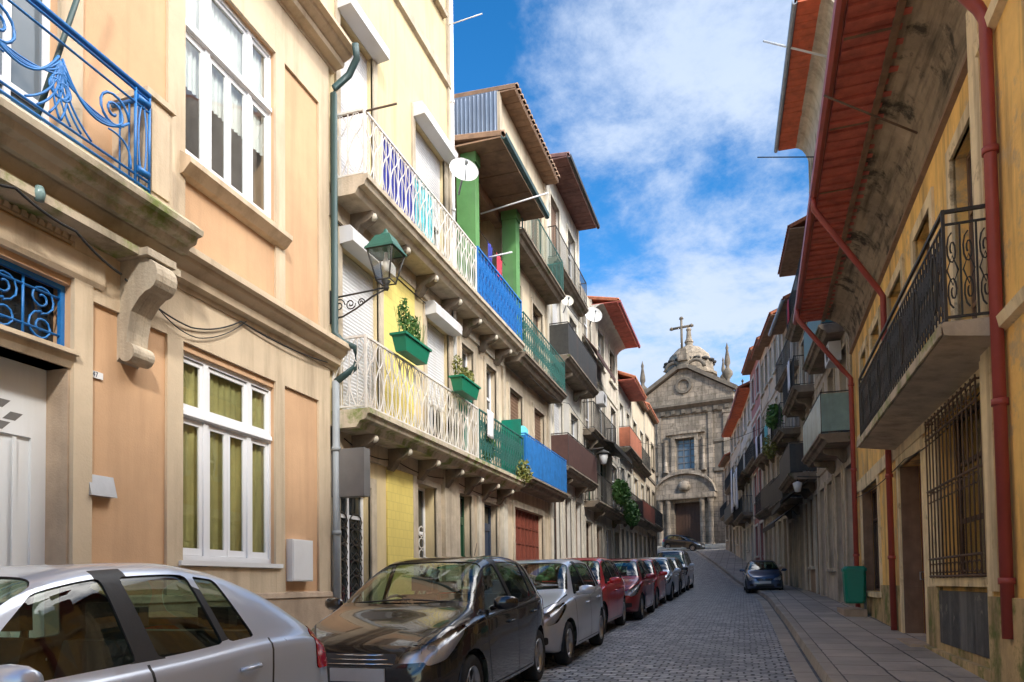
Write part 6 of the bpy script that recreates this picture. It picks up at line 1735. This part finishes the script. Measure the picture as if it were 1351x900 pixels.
# grey sign box above the cream house's first door
p0 = FB.at(436, 590, .0); 
sb_ = tag(MB(FB).box(b0 - .02, b0 + .16, .04, .56, FB.z(485, 655, .55), FB.z(485, 592, .55)).build('hanging_sign', 'grey_box', loc=FB.P(b0, 0, 3)), 'blank dark grey sign box hanging under the balcony beside the downpipe', 'sign')
# planters on the lower white balcony rail
for px, py, lab, nl in ((543, 462, 'green planter box hung on the white balcony rail, nearer one, with tall grassy plants', 420), (614, 513, 'green planter box hung on the white balcony rail, farther one, with yellowish plants', 380)):
    s_, z_ = FB.at(px, py, .70)
    t = thing('flower_box', lab, 'planter', FB.P(s_, .7, z_), 'green planters on the white balcony')
    L_ = .46
    MB(FB).hexa([(s_ + a * (L_ if z > z_ else L_ - .08), .70 + b * (.12 if z > z_ else .09), z) for a in (-1, 1) for b in (-1, 1) for z in (z_ - .13, z_ + .13)]).box(s_ - L_ - .02, s_ + L_ + .02, .56, .84, z_ + .10, z_ + .135).build('box', 'planter_green', t)
    q = MB(FB)
    if nl > 400:
        for k in range(3): leaves(q, (s_ - .28 + .2 * k, .70, z_ + .32 + (.16 if k == 0 else 0)), (.10, .09, .26), 150, .035)
        for k in range(60):
            a = s_ + random.uniform(-.45, .45); q.tube([(a, .7, z_ + .1), (a + random.uniform(-.08, .08), .7 + random.uniform(-.1, .1), z_ + random.uniform(.3, .6))], .004, 3)
    else:
        leaves(q, (s_ + .1, .70, z_ + .26), (.30, .11, .17), 260, .035); leaves(q, (s_ - .3, .66, z_ + .35), (.12, .1, .22), 120, .035)
    q.build('plant', 'leaf_green' if nl > 400 else 'leaf_olive', t, norm=False)
s_, z_ = FB.at(612, 470, .3)
t = thing('plant_pot', 'small green pot standing behind the farther planter box', 'plant pot', FB.P(s_, .3, zl), None)
MB(FB).lathe([(.001, 0), (.10, 0), (.14, .26), (.16, .27), (.16, .3), (.001, .3)], (s_, .3, zl + .9), 12).lathe([(.05, 0), (.05, .9)], (s_, .3, zl), 6).build('pot', 'bin_green', t)
q = MB(FB); leaves(q, (s_, .3, zl + 1.42), (.2, .2, .3), 160, .05); q.build('plant', 'leaf_green', t, norm=False)
# creeping plants at the far end of the green railing
t = MB(FB); leaves(t, (c1 - .25, .62, zl + .18), (.45, .18, .30), 420, .05); tag(t.build('trailing_plant', 'leaf_olive', norm=False, loc=FB.P(c1 - .2, .6, zl)), 'trailing yellow-green plant at the end of the dark green balcony rail', 'plant')
# cloths on the upper white balcony
def cloth(name, label, cat, fr, s0, s1, z0, z1, d, mt, n=24, amp=.015, group=None, sag=0.0):
    m = MB(fr); rr = 8
    p = [(s0 + (s1 - s0) * i / n, d + amp * math.sin(i * 1.1 + j * .2) * (1 - j / rr * .5), z0 + (z1 - z0) * j / rr - (sag * math.sin(i * .9) if j == 0 else 0)) for i in range(n + 1) for j in range(rr + 1)]
    k = rr + 1
    m.add(p, [(i * k + j, i * k + j + 1, (i + 1) * k + j + 1, (i + 1) * k + j) for i in range(n) for j in range(rr)], True)
    o = m.build(name, mt, norm=False, loc=fr.P(s0, d, z0))
    md = o.modifiers.new('thickness', 'SOLIDIFY'); md.thickness = .006
    return tag(o, label, cat, group)
y0_ = FB.s(508, 220, .54); y1_ = FB.s(549, 280, .54); y2_ = FB.s(574, 310, .54)
cloth('cloth', 'navy blue cloth hung inside the upper white balcony rail', 'cloth', FB, y0_, y1_, zu + .06, zu + .98, .50, 'navy_cloth')
cloth('cloth', 'pale turquoise cloth hung next to the navy one on the upper rail', 'cloth', FB, y1_ + .02, y2_, zu + .06, zu + .95, .50, 'teal_cloth')
s_ = 15.6
cloth('laundry', 'red garment drying behind the blue screened balcony', 'laundry', FB, 15.5, 15.95, zu + 1.05, zu + 1.76, .35, 'red_cloth', 10, .03)
cloth('laundry', 'dark garment drying beside the red one in the loggia', 'laundry', FB, 14.9, 15.25, zu + 1.0, zu + 1.75, .35, 'navy_cloth', 10, .03)
MB(FB)
o = MB(FB).tube([(14.2, .35, zu + 1.76), (16.2, .35, zu + 1.74)], .006, 4).build('clothes_line', 'cable', loc=FB.P(14, .3, zu)); tag(o, 'thin clothes line strung between the green loggia pillars', 'clothes line')
cloth('laundry', 'white towel hanging over the dark green balcony rail end', 'laundry', FB, 14.0, 14.4, zl + .55, zl + 1.12, .62, 'pvc_white', 10, .01)
# teal water tank and screen on the blue balcony
s_, z_ = FB.at(688, 550, .35)
m = MB(FB); m.lathe([(.001, 0), (.26, .0), (.28, .05), (.26, .6), (.2, .68), (.001, .7)], (17.25, .28, 4.72), 14).box(17.05, 17.45, .1, .46, 4.16, 4.72)
tag(m.build('plastic_barrel', 'teal_cloth', loc=FB.P(s_, .3, 4.9)), 'teal plastic barrel on the corner of the bright blue balcony', 'barrel')
m = MB(FB); m.box(16.60, 16.64, .06, .55, 4.15, 5.45)
tag(m.build('balcony_screen', 'bin_green', loc=FB.P(16.3, .3, 4.2)), 'dark green screen board between the railing and the blue balcony', 'screen')
# satellite dishes
def dish(label, fr, s_, d_, z_, r_, yaw, mt='dish_white'):
    t = thing('satellite_dish', label, 'satellite dish', fr.P(s_, d_, z_), 'satellite dishes')
    me = MB(); prof = [(r_ * k / 8, .28 * r_ * (k / 8) ** 2) for k in range(9)]; prof[0] = (.001, 0)
    me.lathe(prof + [(r_ * 1.02, .29 * r_), (r_ * .98, .27 * r_)], (0, 0, 0), 28)
    def place(mb, name, mt_):
        o = mb.build(name, mt_); o.parent = t; o.rotation_euler = (R(72), 0, yaw); return o
    place(me, 'reflector', mt)
    a = MB(); a.tube([(0, -r_ * .95, .27 * r_), (0, -r_ * .2, r_ * .95)], .012, 6); a.lathe([(.001, -.05), (.03, -.04), (.035, .05), (.001, .06)], (0, -r_ * .15, r_ * .95), 8)
    place(a, 'feed_arm', 'pipe_grey')
    b = MB(); b.tube([(0, 0, -.01), (0, -.05, -.12), (0, -.3 * r_, -.45)], .02, 6); place(b, 'mount', 'pipe_grey')
    return t
s_, z_ = FB.at(611, 228, .55)
dish('big white satellite dish beside the green loggia pillar', FB, s_, .55, z_, .29, R(35))
s_, z_ = FB.at(782, 417, .4)
dish('small white satellite dish under the deep red eave', FB, s_, .4, z_, .34, R(30))
s_, z_ = FB.at(748, 398, .5)
dish('grey white satellite dish on the narrow white house', FB, s_, .5, z_, .2, R(30), 'shutter_cream')
# dark wall lantern far down on the left
s_, z_ = FB.at(800, 607, 1.0)
t = thing('street_lamp', 'small dark wall lantern far down the left row under a black canopy', 'street lamp', FB.P(s_, .9, z_))
m = MB(FB); m.tube([(s_, .02, z_ + .4), (s_, .9, z_ + .45)], .03, 5); m.build('bracket', 'iron_black', t)
m = MB(FB); m.lathe([(.001, .40), (.24, .27), (.26, .23), (.24, .225)], (s_, .9, z_), 10); m.build('lantern_roof', 'iron_black', t)
m = MB(FB); m.lathe([(.001, -.15), (.10, -.13), (.17, .20), (.001, .22)], (s_, .9, z_), 10); m.build('globe', 'dish_white', t)
# canopies and awnings
def awning(label, fr, s0, s1, z_, dep, drop, mt, cat='awning'):
    m = MB(fr); n = 12
    m.extr([(.05, z_), (dep, z_ - drop), (dep, z_ - drop - .18), (dep - .02, z_ - drop - .18), (dep - .03, z_ - drop - .03), (.05, z_ - .04)], s0, s1)
    return tag(m.build('awning', mt, loc=fr.P(s0, 0, z_)), label, cat)
awning('black canopy on the left above the small lantern', FB, 28.0, 32.6, 7.3, .95, .35, 'iron_black')
awning('maroon awning below the small dish on the grey house', FB, 26.5, 30.6, 10.9, .6, .7, 'maroon_panel')
# mass of green plants hanging from a balcony
for k, (s_, z_, r_, lab) in enumerate(((30.0, 5.2, .7, 'green plant hanging from the iron balcony, higher bush'), (32.8, 4.6, .75, 'green plant hanging from the iron balcony, lower bush'))):
    q = MB(FB); leaves(q, (s_, .85, z_), (1.3, .32, r_ * .8), 900, .10)
    tag(q.build('hanging_plant', 'leaf_green', norm=False, loc=FB.P(s_, .8, z_)), lab, 'plant', 'plants over the black balcony')
s_ = 18.2
for k, (a, z_, lab) in enumerate(((17.1, 7.6, 'small potted shrub at the near end of the glazed balcony'), (14.6, zl + .2, 'leafy plant climbing through the dark green railing'))):
    q = MB(FB); leaves(q, (a, .42, z_ + .2), (.2, .15, .35), 260, .05); tag(q.build('potted_plant', 'leaf_green', norm=False, loc=FB.P(a, .4, z_)), lab, 'plant')
# clothes on the right, far white house
fL, aL, bL = seg(.75, 46.5, .1, 55, -1)
for k, (s_, w_, z_, h_, mt, lab) in enumerate(((47.6, 1.5, 8.2, 2.6, 'pale_cloth', 'nearest pale bluish sheet hanging on the far white house'), (49.8, 1.4, 8.4, 2.2, 'pvc_white', 'white sheet in the middle of the laundry on the far white house'), (52.2, 1.6, 8.6, 3.0, 'pale_cloth', 'farthest long pale sheet hanging on the white house'))):
    cloth('laundry', lab, 'laundry', fL, s_, s_ + w_, z_ - h_ / 2 - .8, z_ + h_ / 2 - .8, .85, mt, 14, .05, 'laundry on the white house')
# right side greenery and black awnings
def frat(x0, y0, x1, y1): return seg(x0, y0, x1, y1, -1)
f4, a4, b4 = frat(2.3, 29.4, 1.95, 33.5)
q = MB(f4); leaves(q, (a4 + 1.2, .85, 8.0), (.9, .3, .5), 500, .09); tag(q.build('hanging_plant', 'leaf_green', norm=False, loc=f4.P(a4, .8, 8.5)), 'bright green plants over the high balcony on the right', 'plant')
q = MB(f4); leaves(q, (a4 + 2.8, .85, 7.1), (.9, .3, .5), 300, .08); tag(q.build('hanging_plant', 'leaf_olive', norm=False, loc=f4.P(a4 + 2, .8, 7.4)), 'dull green plants hanging below the bright ones on the right', 'plant')
f3, a3, b3 = frat(2.45, 25.4, 2.3, 29.4)
awning('black sagging awning over the doors of the dark narrow house', f3, a3 + .2, b3 - .1, 5.0, 1.2, .9, 'iron_black')
awning('black sagging awning next farther up the right row', f4, a4 + .1, b4 - .1, 4.5, 1.1, .8, 'iron_black')
# small wall lantern right
f2, a2, b2_ = frat(2.25 + .02 * Y1, Y1 + .03, 2.45, 25.4)
s_ = b2_ - .4
t = thing('street_lamp', 'small pale lantern below the black awning on the right', 'street lamp', f2.P(s_, .7, 4.4))
MB(f2).tube([(s_, .02, 4.75), (s_, .7, 4.8), (s_, .7, 4.62)], .02, 5).build('bracket', 'iron_black', t)
MB(f2).lathe([(.001, -.16), (.09, -.14), (.15, .14), (.001, .2)], (s_, .7, 4.45), 8).build('globe', 'dish_white', t)
# green litter bin on its post at the far end of the yellow house
s_, z_ = FR.at(1124, 780, .35); s_ = FR.at(1124, 700, .35)[0] - .1
zt_ = FR.z(1124, 757, .35); zb_ = FR.z(1124, 804, .35)
gb_ = zg(FR.P(s_, 0, 0).y) + .12
zb_ = gb_ + .28; zt_ = zb_ + .78
print('bin', s_, zt_, zb_, gb_)
t = thing('litter_bin', 'green plastic litter bin fixed beside the far red downpipe', 'bin', FR.P(s_, .35, gb_))
def rr(w_, d_, z, c=.05):
    return [(s_ + x, .35 + y, z) for x, y in ((-w_ + c, -d_), (w_ - c, -d_), (w_, -d_ + c), (w_, d_ - c), (w_ - c, d_), (-w_ + c, d_), (-w_, d_ - c), (-w_, -d_ + c))]
m = MB(FR); lv = [rr(.17, .17, zb_, .06), rr(.20, .19, zb_ + .04), rr(.22, .21, zt_ - .16), rr(.215, .205, zt_ - .16), rr(.215, .205, zt_ - .11)]
for a, b in zip(lv, lv[1:]): m.add(a + b, [(i, (i + 1) % 8, 8 + (i + 1) % 8, 8 + i) for i in range(8)])
m.add(lv[0], [tuple(range(8))]); m.build('body', 'bin_green', t)
m = MB(FR); lv = [rr(.235, .225, zt_ - .11), rr(.235, .225, zt_ - .05), rr(.19, .18, zt_), ]
for a, b in zip(lv, lv[1:]): m.add(a + b, [(i, (i + 1) % 8, 8 + (i + 1) % 8, 8 + i) for i in range(8)])
m.add(lv[-1], [tuple(range(8))]); m.add(lv[0], [tuple(range(8))]); m.build('lid', 'bin_green', t)
MB(FR).tube([(s_ + .2, .12, gb_), (s_ + .2, .12, zt_ - .2)], .03, 8).build('post', 'pipe_grey', t)
# doorway sill stones along the right
m = MB(FR); m.box(Y1 - 2.2, Y1 - .6, .12, .55, zg(17) - .2, zg(17) + .26); tag(m.build('door_stone', 'granite_plinth', loc=FR.P(Y1 - 2, .1, zg(17))), 'worn stone step at the foot of the yellow house near the bin', 'step')
# cables on the peach and cream houses
def cable(label, fr, pts, sag, r=.010, n=14):
    m = MB(fr); P = []
    for a, b in zip(pts, pts[1:]):
        for k in range(n):
            t_ = k / n; P.append(tuple(a[i] + (b[i] - a[i]) * t_ - (sag * 4 * t_ * (1 - t_) if i == 2 else 0) for i in range(3)))
    P.append(pts[-1]); m.tube(P, r, 5)
    return tag(m.build('cable', 'cable', loc=fr.P(*pts[0])), label, 'cable')
q = lambda x, y, d=.05: (FA.at(x, y, d)[0], d, FA.at(x, y, d)[1])
cable('black cable sagging from the console across the peach wall to the downpipe', FA, [q(165, 368, .12), q(252, 432, .06), q(318, 424, .06), q(432, 478, .1)], .05, .009)
cable('second thin cable looping below the string course on the peach house', FA, [q(205, 402, .1), q(262, 446, .06), q(325, 424, .055)], .06, .006)
cable('thick cable running under the blue balcony to the left edge', FA, [q(-60, 215, .3), q(20, 248, .3), q(100, 305, .3), q(160, 362, .15)], .03, .012)
cable('cable clipped along the foot of the upper cream balcony', FB, [(b0 + .05, .04, zu - .55), (b1, .04, zu - .6)], .03, .010)
m = MB(FA); s_, z_ = FA.at(52, 258, .3); m.lathe([(.001, -.05), (.035, -.04), (.045, .02), (.03, .07), (.001, .08)], (s_, .3, z_), 10)
tag(m.build('insulator', 'balcony_glass', loc=FA.P(s_, .3, z_)), 'small glassy insulator on the cable under the blue balcony', 'insulator')
cable('black cable looping along the wall above the ground floor of the cream house', FB, [(b0 + .3, .06, zl - .35), (b0 + 1.9, .06, zl - .4), (b1 - .3, .06, zl - .38), (c1, .06, zl - .42)], .10, .009)
cable('thin cable slung between the upper balconies in the middle of the left row', FB, [(17.0, .7, 6.6), (21.2, .7, 6.9), (26.0, .75, 6.7)], .15, .009)
cable('thin cable running under the eaves of the white narrow house', FB, [(21.5, .1, 11.0), (26.1, .12, 11.1)], .12, .012)
cable('black cable strung along the yellow house above the barred window', FR, [(Y0 + .2, .06, zs - .45), (12.5, .06, zs - .5), (Y1, .06, zs - .42)], .10, .009)
cable('cable hanging over the street between the far left and far right houses', W, [(38.0, -5.5, 9.0), (39.0, 1.3, 9.4)], .7, .012)
# green garden umbrella pole leaning over the blue railing
p0 = FA.at(56, 150, .38); p1 = FA.at(104, 8, .38)
m = MB(FA); v = (p1[0] - p0[0], p1[1] - p0[1])
m.tube([(p0[0], .33, p0[1]), (p0[0] + v[0] * 1.8, .33, p0[1] + v[1] * 1.8)], .022, 8)
tag(m.build('green_pole', 'pipe_green', loc=FA.P(p0[0], .3, p0[1])), 'dark green pole leaning behind the blue scrolled railing', 'pole')
# rods sticking out from the houses
def rod(label, fr, s_, d0, d1, z0_, z1_, r=.015, mt='pvc_white'):
    tag(MB(fr).tube([(s_, d0, z0_), (s_, d1, z1_)], r, 6).build('drying_rod', mt, loc=fr.P(s_, 0, z0_)), label, 'rod')
s_, z_ = FB.at(595, 46, 0); rod('thin pale rod poking out from the top of the cream house', FB, b1 - .1, .02, .8, z_, z_ + .05, .012)
f2_ = f2
s_, z_ = f2_.at(1045, 205, 1.6); rod('dark rod sticking out over the street from the tall stone house', f2_, a2 + 5.5, 0.0, 1.7, 14.9, 15.2, .02, 'iron_black')
rod('white rod angled out of the orange eave high on the right', f2_, a2 + 1.6, .1, 1.7, 15.4, 16.2, .03)

# more washing and small things on the far right row
fa_, aa_, ba_ = frat(1.5, 38.0, 1.2, 41.5)
fb_, ab_, bb_ = frat(1.95, 33.5, 1.5, 38.0)
for k, (fr_, s_, w_, z_, h_, d_, mt, lab) in enumerate((
    (f3, a3 + .6, .9, 8.0, 1.0, .74, 'pale_cloth', 'pale lilac sheet over the middle balcony of the dark narrow house'),
    (f3, a3 + 2.2, .7, 10.9, .8, .54, 'red_cloth', 'red cloth on the top balcony of the dark narrow house'),
    (f4, a4 + 2.4, 1.0, 7.1, .9, .84, 'white_render', 'white towel over the plant balcony on the right'),
    (fb_, ab_ + .8, 1.2, 7.6, 1.0, .64, 'teal_cloth', 'turquoise cloth on the sandstone house balcony'),
    (fb_, ab_ + 2.8, .8, 7.6, .9, .64, 'pale_cloth', 'pale cloth on the far end of the sandstone house balcony'),
    (fa_, aa_ + .8, 1.0, 7.8, 1.1, .56, 'pale_cloth', 'pale sheet on the narrow ochre house balcony'))):
    cloth('laundry', lab, 'laundry', fr_, s_, s_ + w_, z_, z_ + h_, d_, mt, 10, .02, 'washing on the right-hand balconies')
for k, (fr_, s_, z_, lab) in enumerate(((f2, a2 + 1.2, 7.1, 'white air conditioner high on the tall stone house'), (f3, a3 + 3.4, 5.9, 'white air conditioner on the dark narrow house'), (FB, 29.0, 8.8, 'white air conditioner on the grey house left'))):
    t = thing('air_conditioner', lab, 'air conditioner', fr_.P(s_, .0, z_))
    MB(fr_).box(s_, s_ + .75, .04, .34, z_, z_ + .5).build('case', 'shutter_white', t)
    MB(fr_).lathe([(.2, .0), (.2, .012), (.03, .012), (.03, .02), (.001, .02)], (0, 0, 0), 16).v and None
    m = MB(fr_)
    for q_ in range(5): m.tube([(s_ + .28 + .04 * (q_ + 1) * math.cos(g_), .345, z_ + .25 + .04 * (q_ + 1) * math.sin(g_)) for g_ in [2 * math.pi * j_ / 14 for j_ in range(14)]], .006, 4, True)
    m.build('fan_guard', 'iron_black', t)
for o in list(bpy.data.objects):
    if '_b' in o: del o['_b']
